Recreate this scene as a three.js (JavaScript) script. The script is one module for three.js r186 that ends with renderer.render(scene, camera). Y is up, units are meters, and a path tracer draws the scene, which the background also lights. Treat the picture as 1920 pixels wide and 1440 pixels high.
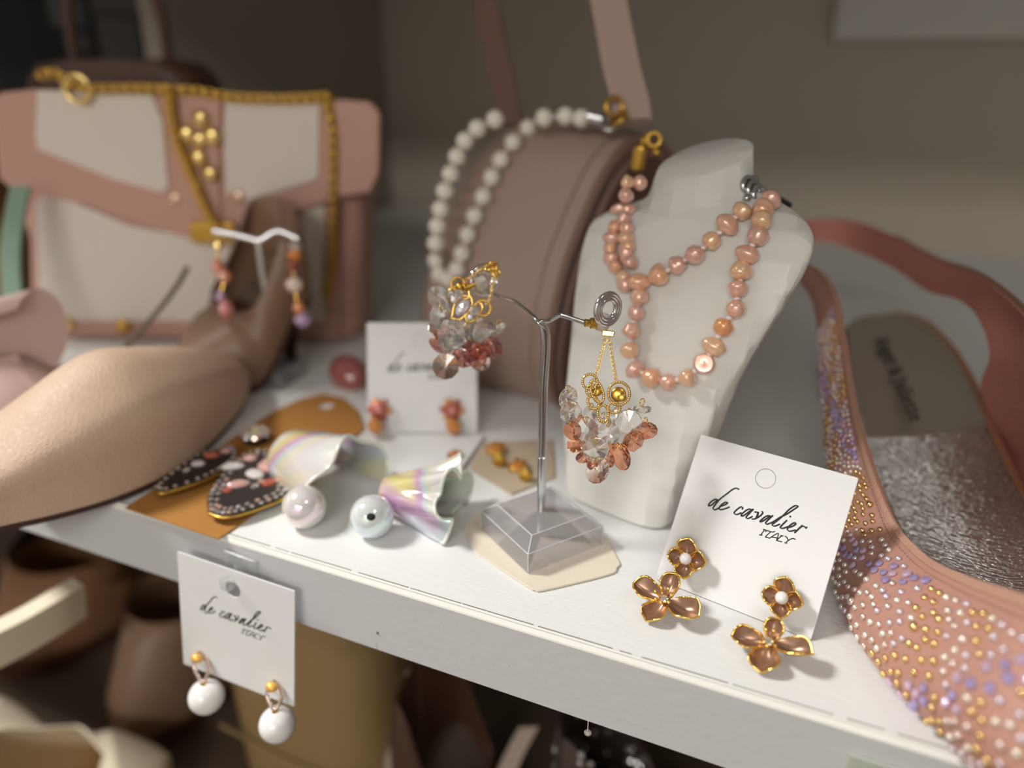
import * as THREE from 'three';
import { mergeGeometries, toCreasedNormals } from 'three/addons/utils/BufferGeometryUtils.js';
import { RoundedBoxGeometry } from 'three/addons/geometries/RoundedBoxGeometry.js';
import { RectAreaLightUniformsLib } from 'three/addons/lights/RectAreaLightUniformsLib.js';

// ---------------------------------------------------------------- camera, lights, exposure
const scene = new THREE.Scene();
const F = 1440;                                   // focal length in pixels of the 1920 x 1440 frame
const camera = new THREE.PerspectiveCamera(2 * Math.atan(720 / F) * 180 / Math.PI, 4 / 3, 0.01, 30);
camera.position.set(0, 0.18, 0.1937);
camera.rotation.order = 'YXZ';
camera.rotation.set(-23 * Math.PI / 180, 24 * Math.PI / 180, 0);
camera.focus = 0.273;
camera.userData.fStop = 3.3;
camera.updateMatrixWorld(true);
const renderer = new THREE.WebGLRenderer({ antialias: true });
renderer.toneMapping = THREE.LinearToneMapping;
renderer.toneMappingExposure = 0.95;
renderer.shadowMap.enabled = true;
scene.background = new THREE.Color(0x000000);
RectAreaLightUniformsLib.init();
const CEIL = 1.2;
// ceiling fittings: [x, z, width, depth, intensity]
const LAMPS = [[-1.1, 0.25, 0.34, 0.26, 112], [0.66, 0.34, 0.22, 0.26, 8], [0.2, 2.1, 1.3, 0.4, 20]];

// ---------------------------------------------------------------- helpers
let seed = 7;
const rnd = () => { seed = (seed * 1664525 + 1013904223) >>> 0; return seed / 4294967296; };
const rr = (a, b) => a + (b - a) * rnd();
const V = (x, y, z) => new THREE.Vector3(x, y, z);
const v2 = (x, y) => new THREE.Vector2(x, y);
const UP = V(0, 1, 0);
const lerp = (a, b, t) => a + (b - a) * t;
const camQ = new THREE.Quaternion().setFromEuler(camera.rotation);
const CAM = camera.position.clone();
const dirOf = (x, y) => V((x - 960) / F, -(y - 720) / F, -1).applyQuaternion(camQ);
const at = (x, y, d) => CAM.clone().addScaledVector(dirOf(x, y), d);               // point at depth d
const onY = (x, y, h = 0) => { const d = dirOf(x, y); return CAM.clone().addScaledVector(d, (h - CAM.y) / d.y); };
const onZ = (x, y, z) => { const d = dirOf(x, y); return CAM.clone().addScaledVector(d, (z - CAM.z) / d.z); };
const onPlane = (x, y, P, n) => { const d = dirOf(x, y); return CAM.clone().addScaledVector(d, P.clone().sub(CAM).dot(n) / d.dot(n)); };
const depthOf = (p) => p.clone().sub(CAM).dot(V(0, 0, -1).applyQuaternion(camQ));
const towardCam = (p) => CAM.clone().sub(p).normalize();
const caster = new THREE.Raycaster();
function onMesh(x, y, mesh) { caster.set(CAM, dirOf(x, y).normalize()); return caster.intersectObject(mesh, false)[0]; }

const used = {};
function numbered(n) { if (!(n in used)) { used[n] = 0; return n; } used[n]++; return n + '_' + String(used[n]).padStart(3, '0'); }
function tag(o, label, category, group) { o.userData.label = label; if (category) o.userData.category = category; if (group) o.userData.group = group; return o; }
function thing(name, label, category, p = V(0, 0, 0), group) {
  const o = new THREE.Group(); o.name = numbered(name); o.position.copy(p); scene.add(o); o.updateMatrixWorld(true);
  return tag(o, label, category, group);
}
// a named mesh whose geometry is in world coordinates (or placed by pos / quat), attached under parent without moving
function part(name, geo, mat, parent, pos, quat, label) {
  const m = new THREE.Mesh(geo, mat); m.name = parent ? name : numbered(name); m.castShadow = m.receiveShadow = true;
  if (pos) m.position.copy(pos);
  if (quat) m.quaternion.copy(quat);
  scene.add(m); m.updateMatrixWorld(true);
  if (parent) { parent.updateMatrixWorld(true); parent.attach(m); }
  if (label) m.userData.label = label;
  return m;
}
function struct(name, geo, mat, pos) { const m = part(name, geo, mat, null, pos); m.userData.kind = 'structure'; return m; }
const quatTo = (n, spin = 0) => { const q = new THREE.Quaternion().setFromUnitVectors(V(0, 0, 1), n.clone().normalize()); return q.multiply(new THREE.Quaternion().setFromAxisAngle(V(0, 0, 1), spin)); };
const basisQ = (x, y, z) => new THREE.Quaternion().setFromRotationMatrix(new THREE.Matrix4().makeBasis(x, y, z));

const curve = (pts, closed = false) => new THREE.CatmullRomCurve3(pts, closed, 'centripetal');
const tube = (pts, r, n = 40, rs = 8, closed = false) => new THREE.TubeGeometry(curve(pts, closed), n, r, rs, closed);
function resample(pts, n) { const c = curve(pts); return Array.from({ length: n }, (_, i) => c.getPoint(i / (n - 1))); }
const merge = (list) => mergeGeometries(list.map((g) => { const h = g.index ? g.toNonIndexed() : g.clone(); for (const k of Object.keys(h.attributes)) if (!['position', 'normal', 'uv'].includes(k)) h.deleteAttribute(k); if (!h.attributes.uv) h.setAttribute('uv', new THREE.BufferAttribute(new Float32Array(h.attributes.position.count * 2), 2)); return h; }));
const moved = (g, p, q, s) => g.clone().applyMatrix4(new THREE.Matrix4().compose(p ?? V(0, 0, 0), q ?? new THREE.Quaternion(), s ?? V(1, 1, 1)));
function build(pos, uv, idx) {
  let vol = 0; const at3 = (k) => V(pos[k * 3], pos[k * 3 + 1], pos[k * 3 + 2]), o = at3(0);
  for (let i = 0; i < idx.length; i += 3) { const a = at3(idx[i]).sub(o), b = at3(idx[i + 1]).sub(o), c = at3(idx[i + 2]).sub(o); vol += a.dot(b.cross(c)); }
  if (vol < 0) for (let i = 0; i < idx.length; i += 3) { const t = idx[i]; idx[i] = idx[i + 1]; idx[i + 1] = t; }   // faces look outwards
  const g = new THREE.BufferGeometry();
  g.setAttribute('position', new THREE.Float32BufferAttribute(pos, 3));
  g.setAttribute('uv', new THREE.Float32BufferAttribute(uv, 2));
  g.setIndex(idx); g.computeVertexNormals(); return g;
}
// a sheet P(u, v) with real thickness: two faces and a rim; uv in metres along the sheet
function sheet(fn, nu, nv, thick, out = 0.5) {
  const P = [], N = [];
  for (let j = 0; j <= nv; j++) for (let i = 0; i <= nu; i++) P.push(fn(i / nu, j / nv));
  const g = (i, j) => P[j * (nu + 1) + i];
  for (let j = 0; j <= nv; j++) for (let i = 0; i <= nu; i++) {
    const du = g(Math.min(i + 1, nu), j).clone().sub(g(Math.max(i - 1, 0), j)), dv = g(i, Math.min(j + 1, nv)).clone().sub(g(i, Math.max(j - 1, 0)));
    const n = du.cross(dv); if (n.lengthSq() < 1e-24) n.copy(N[N.length - 1] ?? UP); N.push(n.normalize());
  }
  const ulen = [], vlen = [];
  for (let j = 0; j <= nv; j++) for (let i = 0; i <= nu; i++) {
    const k = j * (nu + 1) + i;
    ulen[k] = i ? ulen[k - 1] + P[k].distanceTo(P[k - 1]) : 0; vlen[k] = j ? vlen[k - nu - 1] + P[k].distanceTo(P[k - nu - 1]) : 0;
  }
  const pos = [], uv = [], idx = [], M = (nu + 1) * (nv + 1);
  for (const s of [out, out - 1]) for (let k = 0; k < M; k++) { const p = P[k].clone().addScaledVector(N[k], s * thick); pos.push(p.x, p.y, p.z); uv.push(ulen[k], vlen[k]); }
  for (let j = 0; j < nv; j++) for (let i = 0; i < nu; i++) {
    const a = j * (nu + 1) + i, b = a + 1, c = a + nu + 1, d = c + 1;
    idx.push(a, b, d, a, d, c, M + a, M + d, M + b, M + a, M + c, M + d);
  }
  const loop = [];
  for (let i = 0; i < nu; i++) loop.push(i);
  for (let j = 0; j < nv; j++) loop.push(j * (nu + 1) + nu);
  for (let i = nu; i > 0; i--) loop.push(nv * (nu + 1) + i);
  for (let j = nv; j > 0; j--) loop.push(j * (nu + 1));
  const base = pos.length / 3, L = loop.length;
  for (const o of [0, M]) for (const k of loop) { pos.push(...pos.slice((o + k) * 3, (o + k) * 3 + 3)); uv.push(ulen[k], vlen[k]); }
  for (let k = 0; k < L; k++) { const a = base + k, b = base + (k + 1) % L; idx.push(a, a + L, b, b, a + L, b + L); }
  return build(pos, uv, idx);
}
// closed rings skinned in order, ends capped
function loft(rings, capA = true, capB = true) {
  const n = rings[0].length, pos = [], uv = [], idx = [];
  rings.forEach((r, j) => { let l = 0; for (let i = 0; i <= n; i++) { const p = r[i % n]; if (i) l += p.distanceTo(r[i - 1]); pos.push(p.x, p.y, p.z); uv.push(l, rings[0][0].distanceTo(r[0])); } });
  for (let j = 0; j < rings.length - 1; j++) for (let i = 0; i < n; i++) { const a = j * (n + 1) + i, b = a + 1, c = a + n + 1, d = c + 1; idx.push(a, b, d, a, d, c); }
  const cap = (r, flip) => { const c = r.reduce((s, p) => s.add(p), V(0, 0, 0)).multiplyScalar(1 / n), o = pos.length / 3; pos.push(c.x, c.y, c.z); uv.push(0, 0); for (const p of r) { pos.push(p.x, p.y, p.z); uv.push(p.x - c.x, p.z - c.z); } for (let i = 0; i < n; i++) flip ? idx.push(o, o + 1 + (i + 1) % n, o + 1 + i) : idx.push(o, o + 1 + i, o + 1 + (i + 1) % n); };
  if (capA) cap(rings[0], true); if (capB) cap(rings[rings.length - 1], false);
  return build(pos, uv, idx);
}
// flat strip along a path: side(i) gives the across direction
function ribbon(path, sides, w, t, n = 40) {
  const c = curve(path), sc = curve(sides);
  return sheet((u, v) => c.getPoint(v).addScaledVector(sc.getPoint(v).normalize(), (u - 0.5) * (typeof w === 'function' ? w(v) : w)), 6, n, t);
}
// slab with outline in the frame (o, ex, ey), thickness along ex x ey
function slab(outline, o, ex, ey, t, bevel = 0, holes = []) {
  const s = new THREE.Shape(outline); for (const h of holes) s.holes.push(new THREE.Path(h));
  const g = new THREE.ExtrudeGeometry(s, { depth: Math.max(t - 2 * bevel, 1e-5), bevelEnabled: bevel > 0, bevelThickness: bevel, bevelSize: bevel, bevelOffset: -bevel, bevelSegments: 2, curveSegments: 24 });
  g.translate(0, 0, bevel);
  return g.applyMatrix4(new THREE.Matrix4().makeBasis(ex, ey, ex.clone().cross(ey)).setPosition(o));
}
function roundedRect(w, h, r, n = 5, cx = 0, cy = 0) {
  const out = [];
  [[1, 1, 0], [-1, 1, 1], [-1, -1, 2], [1, -1, 3]].forEach(([sx, sy, q]) => { for (let i = 0; i <= n; i++) { const a = (q + i / n) * Math.PI / 2; out.push(v2(cx + sx * (w / 2 - r) + r * Math.cos(a), cy + sy * (h / 2 - r) + r * Math.sin(a))); } });
  return out;
}
const circle = (r, n = 24, cx = 0, cy = 0) => Array.from({ length: n }, (_, i) => v2(cx + r * Math.cos(i / n * 2 * Math.PI), cy + r * Math.sin(i / n * 2 * Math.PI)));

// ---------------------------------------------------------------- procedural textures
function hash(x, y, s) { let h = (x * 374761393 + y * 668265263 + s * 2147483647) | 0; h = Math.imul(h ^ (h >>> 13), 1274126177); return ((h ^ (h >>> 16)) >>> 0) / 4294967296; }
function vnoise(x, y, per, s) {
  const x0 = Math.floor(x), y0 = Math.floor(y), fx = x - x0, fy = y - y0, m = (k) => ((k % per) + per) % per, w = (t) => t * t * (3 - 2 * t);
  const a = hash(m(x0), m(y0), s), b = hash(m(x0 + 1), m(y0), s), c = hash(m(x0), m(y0 + 1), s), d = hash(m(x0 + 1), m(y0 + 1), s);
  return lerp(lerp(a, b, w(fx)), lerp(c, d, w(fx)), w(fy));
}
function texture(size, fn, srgb, repeat) {
  const data = new Uint8Array(size * size * 4);
  for (let y = 0; y < size; y++) for (let x = 0; x < size; x++) { const c = fn(x / size, y / size), k = (y * size + x) * 4; for (let i = 0; i < 3; i++) data[k + i] = Math.max(0, Math.min(255, 255 * (Array.isArray(c) ? c[i] : c))); data[k + 3] = 255; }
  const t = new THREE.DataTexture(data, size, size); t.magFilter = THREE.LinearFilter; t.minFilter = THREE.LinearMipmapLinearFilter; t.wrapS = t.wrapT = THREE.RepeatWrapping; if (srgb) t.colorSpace = THREE.SRGBColorSpace;
  if (repeat) t.repeat.set(repeat, repeat); t.needsUpdate = true; return t;
}
const fbm = (u, v, f, oct, s) => { let a = 0, w = 0.5, t = 0; for (let i = 0; i < oct; i++) { a += w * vnoise(u * f, v * f, f, s + i); t += w; w *= 0.55; f *= 2; } return a / t; };
const crinkle = texture(512, (u, v) => { const a = Math.abs(fbm(u, v, 24, 4, 3) - 0.5) * 2; return 1 - Math.pow(1 - a, 3); });
const cloudy = texture(256, (u, v) => fbm(u, v, 8, 5, 11));
const grainy = texture(512, (u, v) => fbm(u, v, 64, 3, 21));
const rep = (t, r) => { const c = t.clone(); c.repeat.set(r, r); c.needsUpdate = true; return c; };

// ---------------------------------------------------------------- materials
const std = (o) => new THREE.MeshPhysicalMaterial(o);
const rgb = (r, g, b) => new THREE.Color().setRGB(r, g, b);
const laminate = std({ color: rgb(0.78, 0.785, 0.775), roughness: 0.5, bumpMap: rep(grainy, 14), bumpScale: 0.00012 });
const edgeBand = std({ color: rgb(0.60, 0.60, 0.615), roughness: 0.42, bumpMap: rep(grainy, 10), bumpScale: 0.00008 });
const chipEdge = std({ color: rgb(0.8, 0.79, 0.74), roughness: 0.65 });
const seamDark = std({ color: rgb(0.10, 0.09, 0.07), roughness: 0.9 });
const wallPaint = std({ color: rgb(0.48, 0.42, 0.35), roughness: 0.85 });
const wallPale = std({ color: rgb(0.62, 0.60, 0.56), roughness: 0.8 });
const roomPaint = std({ color: rgb(0.50, 0.475, 0.445), roughness: 0.9 });
const frontPaint = std({ color: rgb(0.72, 0.70, 0.66), roughness: 0.9 });
const floorMat = std({ color: rgb(0.16, 0.12, 0.09), roughness: 0.6 });
const gold = std({ color: rgb(0.98, 0.66, 0.16), metalness: 1, roughness: 0.16 });
const paleGold = std({ color: rgb(0.86, 0.64, 0.26), metalness: 1, roughness: 0.22 });
const darkGold = std({ color: rgb(0.62, 0.38, 0.08), metalness: 1, roughness: 0.3 });
const steel = std({ color: rgb(0.55, 0.55, 0.56), metalness: 1, roughness: 0.17 });
const chrome = std({ color: rgb(0.72, 0.72, 0.74), metalness: 1, roughness: 0.12 });
const acrylic = std({ color: rgb(0.74, 0.74, 0.77), roughness: 0.03, transmission: 0.76, thickness: 0, ior: 1.6 });
const clearFilm = std({ color: rgb(0.93, 0.94, 0.94), roughness: 0.12, transmission: 0.85, thickness: 0 });
const silicone = std({ color: rgb(0.95, 0.93, 0.88), roughness: 0.3, transmission: 0.7, thickness: 0.004, ior: 1.41 });
const clearGem = std({ color: rgb(0.99, 0.985, 0.98), roughness: 0.0, transmission: 0.92, thickness: 0.01, ior: 1.55 });
const roseGem = std({ color: rgb(0.90, 0.44, 0.38), roughness: 0.0, transmission: 0.95, thickness: 0.01, ior: 1.56 });
const copperGem = std({ color: rgb(0.92, 0.45, 0.28), roughness: 0.0, transmission: 0.96, thickness: 0.01, ior: 1.56 });
const peachGem = std({ color: rgb(0.98, 0.82, 0.74), roughness: 0.0, transmission: 0.96, thickness: 0.01, ior: 1.55 });
const auroraGem = std({ color: rgb(0.9, 0.88, 0.95), metalness: 0.6, roughness: 0.06, iridescence: 1, iridescenceIOR: 1.9, iridescenceThicknessRange: [100, 420] });
const mirrorGem = std({ color: rgb(0.9, 0.88, 0.86), metalness: 0.85, roughness: 0.08 });
const pearlWhite = std({ color: rgb(0.84, 0.83, 0.82), roughness: 0.2, clearcoat: 0.6, clearcoatRoughness: 0.12, sheen: 0.3, sheenColor: rgb(1, 0.9, 0.95) });
const pearlCream = std({ color: rgb(0.80, 0.75, 0.66), roughness: 0.3, clearcoat: 0.5, clearcoatRoughness: 0.2 });
const peachTones = [[0.84, 0.47, 0.29], [0.81, 0.47, 0.34], [0.86, 0.55, 0.34], [0.82, 0.38, 0.16], [0.76, 0.45, 0.36]].map(([r, g, b]) => std({ color: rgb(r, g, b), metalness: 0.3, roughness: 0.3, clearcoat: 1, clearcoatRoughness: 0.1, iridescence: 0.6, iridescenceIOR: 1.5, iridescenceThicknessRange: [100, 380] }));
const threadMat = std({ color: rgb(0.88, 0.78, 0.76), roughness: 0.8 });
const leatherette = std({ color: rgb(0.74, 0.73, 0.70), roughness: 0.42, bumpMap: rep(grainy, 16), bumpScale: 0.00006 });
const cardWhite = std({ color: rgb(0.77, 0.768, 0.765), roughness: 0.55, bumpMap: rep(cloudy, 40), bumpScale: 0.00005 });
const cardCream = std({ color: rgb(0.74, 0.66, 0.54), roughness: 0.8, bumpMap: rep(grainy, 20), bumpScale: 0.00008 });
const cardTan = std({ color: rgb(0.52, 0.42, 0.30), roughness: 0.85 });
const kraft = std({ color: rgb(0.40, 0.18, 0.035), roughness: 0.85, bumpMap: rep(grainy, 14), bumpScale: 0.00012 });
const bronzeEnamel = std({ color: rgb(0.36, 0.205, 0.135), metalness: 0.6, roughness: 0.31, clearcoat: 0.35, clearcoatRoughness: 0.25 });
const shoePink = std({ color: rgb(0.48, 0.25, 0.19), roughness: 0.55, bumpMap: rep(grainy, 30), bumpScale: 0.00012, sheen: 0.3, sheenColor: rgb(0.9, 0.6, 0.5) });
const shoeLining = std({ color: rgb(0.54, 0.215, 0.165), roughness: 0.6, bumpMap: rep(crinkle, 26), bumpScale: 0.0003 });
const shoeBinding = std({ color: rgb(0.58, 0.33, 0.23), metalness: 0.15, roughness: 0.45, bumpMap: rep(grainy, 50), bumpScale: 0.0003 });
const shoeSoleMat = std({ color: rgb(0.16, 0.075, 0.045), roughness: 0.5 });
const weltMat = std({ color: rgb(0.40, 0.19, 0.11), roughness: 0.6, bumpMap: rep(cloudy, 30), bumpScale: 0.0003 });
const silverFoil = std({ color: rgb(0.78, 0.79, 0.77), metalness: 0.9, roughness: 0.26, bumpMap: (() => { const c = crinkle.clone(); c.repeat.set(11, 30); c.needsUpdate = true; return c; })(), bumpScale: 0.0009 });
const pursePink = std({ color: rgb(0.40, 0.28, 0.24), roughness: 0.62, bumpMap: rep(grainy, 20), bumpScale: 0.0001 });
const purseTrim = std({ color: rgb(0.22, 0.125, 0.10), roughness: 0.6 });
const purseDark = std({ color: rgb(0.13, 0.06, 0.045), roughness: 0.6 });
const bagCanvas = std({ color: rgb(0.70, 0.635, 0.56), roughness: 0.8, bumpMap: rep(grainy, 18), bumpScale: 0.0002 });
const bagPink = std({ color: rgb(0.54, 0.305, 0.24), roughness: 0.5 });
const beigeLeather = std({ color: rgb(0.60, 0.425, 0.305), roughness: 0.42, bumpMap: rep(crinkle, 40), bumpScale: 0.00018 });
const sippleSole = std({ color: rgb(0.055, 0.022, 0.018), roughness: 0.5 });
const dustyLeather = std({ color: rgb(0.50, 0.35, 0.31), roughness: 0.5 });
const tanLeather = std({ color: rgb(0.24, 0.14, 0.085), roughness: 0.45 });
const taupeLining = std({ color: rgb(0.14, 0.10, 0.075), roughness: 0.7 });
const brownLeather = std({ color: rgb(0.26, 0.125, 0.06), roughness: 0.5 });
const darkLeather = std({ color: rgb(0.07, 0.028, 0.015), roughness: 0.5 });
const creamLeather = std({ color: rgb(0.80, 0.70, 0.53), roughness: 0.5 });
const oliveLeather = std({ color: rgb(0.30, 0.20, 0.085), roughness: 0.5 });
const blackMat = std({ color: rgb(0.006, 0.005, 0.005), roughness: 0.6 });
const blackPlate = std({ color: rgb(0.015, 0.011, 0.01), roughness: 0.5 });
const greyPanel = std({ color: rgb(0.11, 0.10, 0.095), roughness: 0.6 });
const mint = std({ color: rgb(0.22, 0.33, 0.25), roughness: 0.6 });
const wineGem = std({ color: rgb(0.36, 0.07, 0.06), metalness: 0.3, roughness: 0.15, clearcoat: 1 });
const amberGem = std({ color: rgb(0.62, 0.24, 0.05), metalness: 0.3, roughness: 0.25, clearcoat: 1 });
const roseGloss = std({ color: rgb(0.34, 0.10, 0.09), roughness: 0.16, clearcoat: 1, clearcoatRoughness: 0.05 });

// ---------------------------------------------------------------- room and shelves
{
  const box = (w, h, d) => new THREE.BoxGeometry(w, h, d);
  const X0 = -2, X1 = 1.9, Z0 = -0.68, Z1 = 2.6, Y0 = -1.1;
  const cx = (X0 + X1) / 2, cz = (Z0 + Z1) / 2, hy = CEIL - Y0;
  struct('floor', box(X1 - X0, 0.1, Z1 - Z0), floorMat, V(cx, Y0 - 0.05, cz));
  struct('ceiling', box(X1 - X0, 0.1, Z1 - Z0), roomPaint, V(cx, CEIL + 0.05, cz));
  struct('wall_back', box(X1 - X0 + 0.2, hy + 0.2, 0.1), wallPaint, V(cx, (Y0 + CEIL) / 2, Z0 - 0.05));
  struct('wall_front', box(X1 - X0 + 0.2, hy + 0.2, 0.1), frontPaint, V(cx, (Y0 + CEIL) / 2, Z1 + 0.05));
  struct('wall_left', box(0.1, hy + 0.2, Z1 - Z0), roomPaint, V(X0 - 0.05, (Y0 + CEIL) / 2, cz));
  struct('wall_right', box(0.1, hy + 0.2, Z1 - Z0), roomPaint, V(X1 + 0.05, (Y0 + CEIL) / 2, cz));
  // pale board fixed to the wall above the shelf
  const p = onZ(1560, 74, Z0 + 0.012), q = onZ(1900, 76, Z0 + 0.012);
  struct('trim_1', new RoundedBoxGeometry(1.2, 0.34, 0.02, 2, 0.003), wallPale, V(p.x + 0.6, (p.y + q.y) / 2 + 0.17, Z0 + 0.01));
}
function shelf(label, y, zBack, zFront, x0, x1, t, mat = laminate) {
  const s = thing('display_shelf', label, 'shelf', V((x0 + x1) / 2, y - t, (zBack + zFront) / 2));
  const w = x1 - x0, d = zFront - zBack, seam = 0.0021;
  part('board', new THREE.BoxGeometry(w, t - 0.0002, d - 0.0012), mat, s, V((x0 + x1) / 2, y - t / 2, (zBack + zFront) / 2 - 0.0006));
  // front edging: flat face, a small pale chamfer at the top and the dark glue line behind it
  const mk = (pts) => { const pos = [], uv = [], idx = []; pts.forEach((p, i) => { const q = pts[(i + 1) % pts.length], o = pos.length / 3; for (const [a, b] of [[p, x0], [q, x0], [q, x1], [p, x1]]) { pos.push(b, y + a.y, zFront + a.x); uv.push(b, a.y - a.x); } idx.push(o, o + 1, o + 2, o, o + 2, o + 3); }); return build(pos, uv, idx); };
  part('edge_band', mk([v2(0, -t), v2(0, -0.0024), v2(-0.0022, -0.0024), v2(-0.0022, -t)].reverse()), edgeBand, s);
  part('edge_chamfer', mk([v2(0, -0.0024), v2(-0.0002, -0.0018), v2(-0.0016, 0.00005), v2(-0.0022, 0.00005), v2(-0.0022, -0.0024)].reverse()), chipEdge, s);
  // broken dark glue line between edging and top
  const bits = []; let x = x0; const r0 = seed;
  while (x < x1) { const l = rr(0.004, 0.03); const b = new THREE.BoxGeometry(l, 0.0002, rr(0.00012, 0.0003)); b.translate(x + l / 2, y + 0.00002, zFront - 0.0024); bits.push(b); x += l + rr(0.0003, 0.004); }
  part('glue_line', merge(bits), seamDark, s);
  seed = r0; return s;
}
const mainShelf = shelf('white laminate shelf board with chamfered front edge under all the jewellery', 0, -0.68, 0, -1.6, 1.4, 0.0325);
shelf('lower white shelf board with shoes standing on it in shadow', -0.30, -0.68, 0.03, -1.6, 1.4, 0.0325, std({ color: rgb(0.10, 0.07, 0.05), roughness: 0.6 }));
shelf('upper shelf board above the bags and jewellery', 0.37, -0.68, 0.0, -1.6, 1.4, 0.0325);
for (const [x, z, w, d, I] of LAMPS) {
  const t = thing('ceiling_light', z > 1 ? 'wide ceiling light panel farther out in the shop' : x < -0.3 ? 'long ceiling light panel above the bag end of the shelf' : 'small ceiling light panel above the shoe end of the shelf', 'ceiling light', V(x, CEIL, z), 'ceiling light panels');
  part('frame', moved(new RoundedBoxGeometry(w + 0.04, 0.02, d + 0.04, 2, 0.004), V(x, CEIL - 0.01, z)), laminate, t);
  part('diffuser', moved(new THREE.BoxGeometry(w, 0.004, d), V(x, CEIL - 0.022, z)), std({ color: rgb(0.9, 0.9, 0.9), emissive: rgb(1, 0.95, 0.88), emissiveIntensity: 3 }), t);
  const L = new THREE.RectAreaLight(new THREE.Color().setRGB(1, 0.98, 0.945), I, w, d);
  L.position.set(x, CEIL - 0.026, z); L.rotation.x = -Math.PI / 2; scene.add(L);
}

// ---------------------------------------------------------------- printed lettering of the jewellery cards
// each stroke: half-width profile and points, measured on the card in eighths of a pixel
const LETTERS = [
  [[375, 303], [345, 292], [300, 312], [255, 350], [236, 385], [250, 392], [290, 373], [335, 333], [372, 303]],
  [[692, 142], [655, 128], [600, 145], [520, 205], [440, 265], [386, 312], [340, 370], [306, 420], [314, 446], [340, 448], [380, 430], [418, 398]],
  [[418, 398], [480, 377], [518, 352], [512, 338], [480, 342], [430, 377], [396, 423], [406, 447], [442, 446], [500, 430], [546, 410]],
  [[742, 440], [747, 414], [715, 410], [665, 445], [622, 490], [635, 517], [672, 519], [722, 497]],
  [[884, 450], [850, 440], [800, 460], [745, 505], [724, 538], [750, 543], [800, 512], [884, 450]],
  [[905, 445], [850, 502], [800, 560], [820, 581], [860, 570], [890, 553]],
  [[930, 484], [955, 486], [978, 490]], [[976, 490], [966, 532], [944, 580]], [[982, 492], [972, 534], [952, 576]],
  [[892, 590], [915, 589], [945, 581], [1000, 550], [1040, 512], [1047, 488], [1033, 474]],
  [[1155, 543], [1122, 540], [1065, 570], [1012, 618], [1018, 631], [1060, 613], [1120, 573], [1158, 543]],
  [[1196, 540], [1140, 592], [1092, 645], [1110, 667], [1150, 655], [1190, 640]],
  [[1190, 640], [1310, 563], [1400, 520], [1500, 455], [1571, 405], [1560, 390], [1520, 395], [1440, 450], [1350, 540], [1270, 610], [1198, 664], [1196, 686], [1232, 694], [1300, 668]],
  [[1405, 613], [1350, 667], [1312, 712], [1330, 728], [1370, 723], [1425, 703]],
  [[1425, 720], [1500, 695], [1542, 662], [1530, 646], [1490, 660], [1440, 700], [1417, 742], [1440, 769], [1480, 768], [1535, 755]],
  [[1637, 688], [1590, 733], [1530, 790]],
  [[1560, 762], [1600, 722], [1635, 700], [1670, 700], [1690, 724], [1706, 714]],
];
const ITALY = [
  [[1058, 745], [1092, 752]], [[1076, 750], [1022, 824]], [[1000, 827], [1038, 830]],
  [[1090, 778], [1108, 762], [1190, 784], [1226, 776]], [[1164, 784], [1092, 852], [1112, 866], [1140, 872]],
  [[1148, 878], [1277, 804], [1254, 912]], [[1190, 862], [1260, 872]],
  [[1318, 836], [1352, 841]], [[1338, 838], [1264, 904], [1332, 929]],
  [[1384, 848], [1408, 864], [1428, 904]], [[1534, 892], [1496, 880], [1440, 905], [1386, 948]], [[1376, 944], [1406, 952]],
];
const CARD = 0.057;
const flowerCard = (() => {                       // pose of the leaning card: bottom edge on the shelf, leaning back 34 degrees
  const o = onY(1230, 1085), ex = onY(1521, 1200).sub(o).normalize(), back = ex.clone().cross(UP).normalize(); if (back.dot(dirOf(1380, 1000)) < 0) back.negate();
  const a = 34 * Math.PI / 180, ey = UP.clone().multiplyScalar(Math.cos(a)).addScaledVector(back, Math.sin(a)), n = ex.clone().cross(ey);
  return { o, ex, ey, n };
})();
const onFlowerCard = (x, y, lift = 0) => onPlane(x, y, flowerCard.o.clone().addScaledVector(flowerCard.n, lift), flowerCard.n);
function cardPrint(size) {
  const c = document.createElement('canvas'); c.width = c.height = size;
  const g = c.getContext('2d'); g.fillStyle = '#fff'; g.fillRect(0, 0, size, size);
  const to = ([x, y]) => { const p = onFlowerCard(1300 + x / 8, 900 + y / 8).sub(flowerCard.o); return v2(p.dot(flowerCard.ex) / CARD * size, (1 - p.dot(flowerCard.ey) / CARD) * size); };
  g.fillStyle = '#0b0d10';
  const dot = (p, r) => { g.beginPath(); g.arc(p.x, p.y, r, 0, 7); g.fill(); };
  const k = size / 1024;
  const stroke = (pts, w, slant) => { const cv = new THREE.SplineCurve(pts.map(to)); const n = 160; for (let i = 0; i <= n; i++) { const t = cv.getTangent(i / n), heavy = slant ? Math.abs(-t.x * 0.35 + t.y * 0.94) : 0.8; dot(cv.getPoint(i / n), k * w * (0.6 + 0.5 * heavy)); } };
  for (const s of LETTERS) stroke(s, 5.0, true);
  for (const s of ITALY) stroke(s, 3.3, false);
  dot(to([1460, 553]), 6.4 * k); dot(to([680, 140]), 6 * k);
  const t = new THREE.CanvasTexture(c); t.colorSpace = THREE.SRGBColorSpace; t.magFilter = THREE.LinearFilter;
  t.repeat.set(1 / CARD, 1 / CARD); return t;
}
const printTex = cardPrint(1536);
const cardFace = std({ color: rgb(0.77, 0.768, 0.765), roughness: 0.55, map: printTex });
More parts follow.
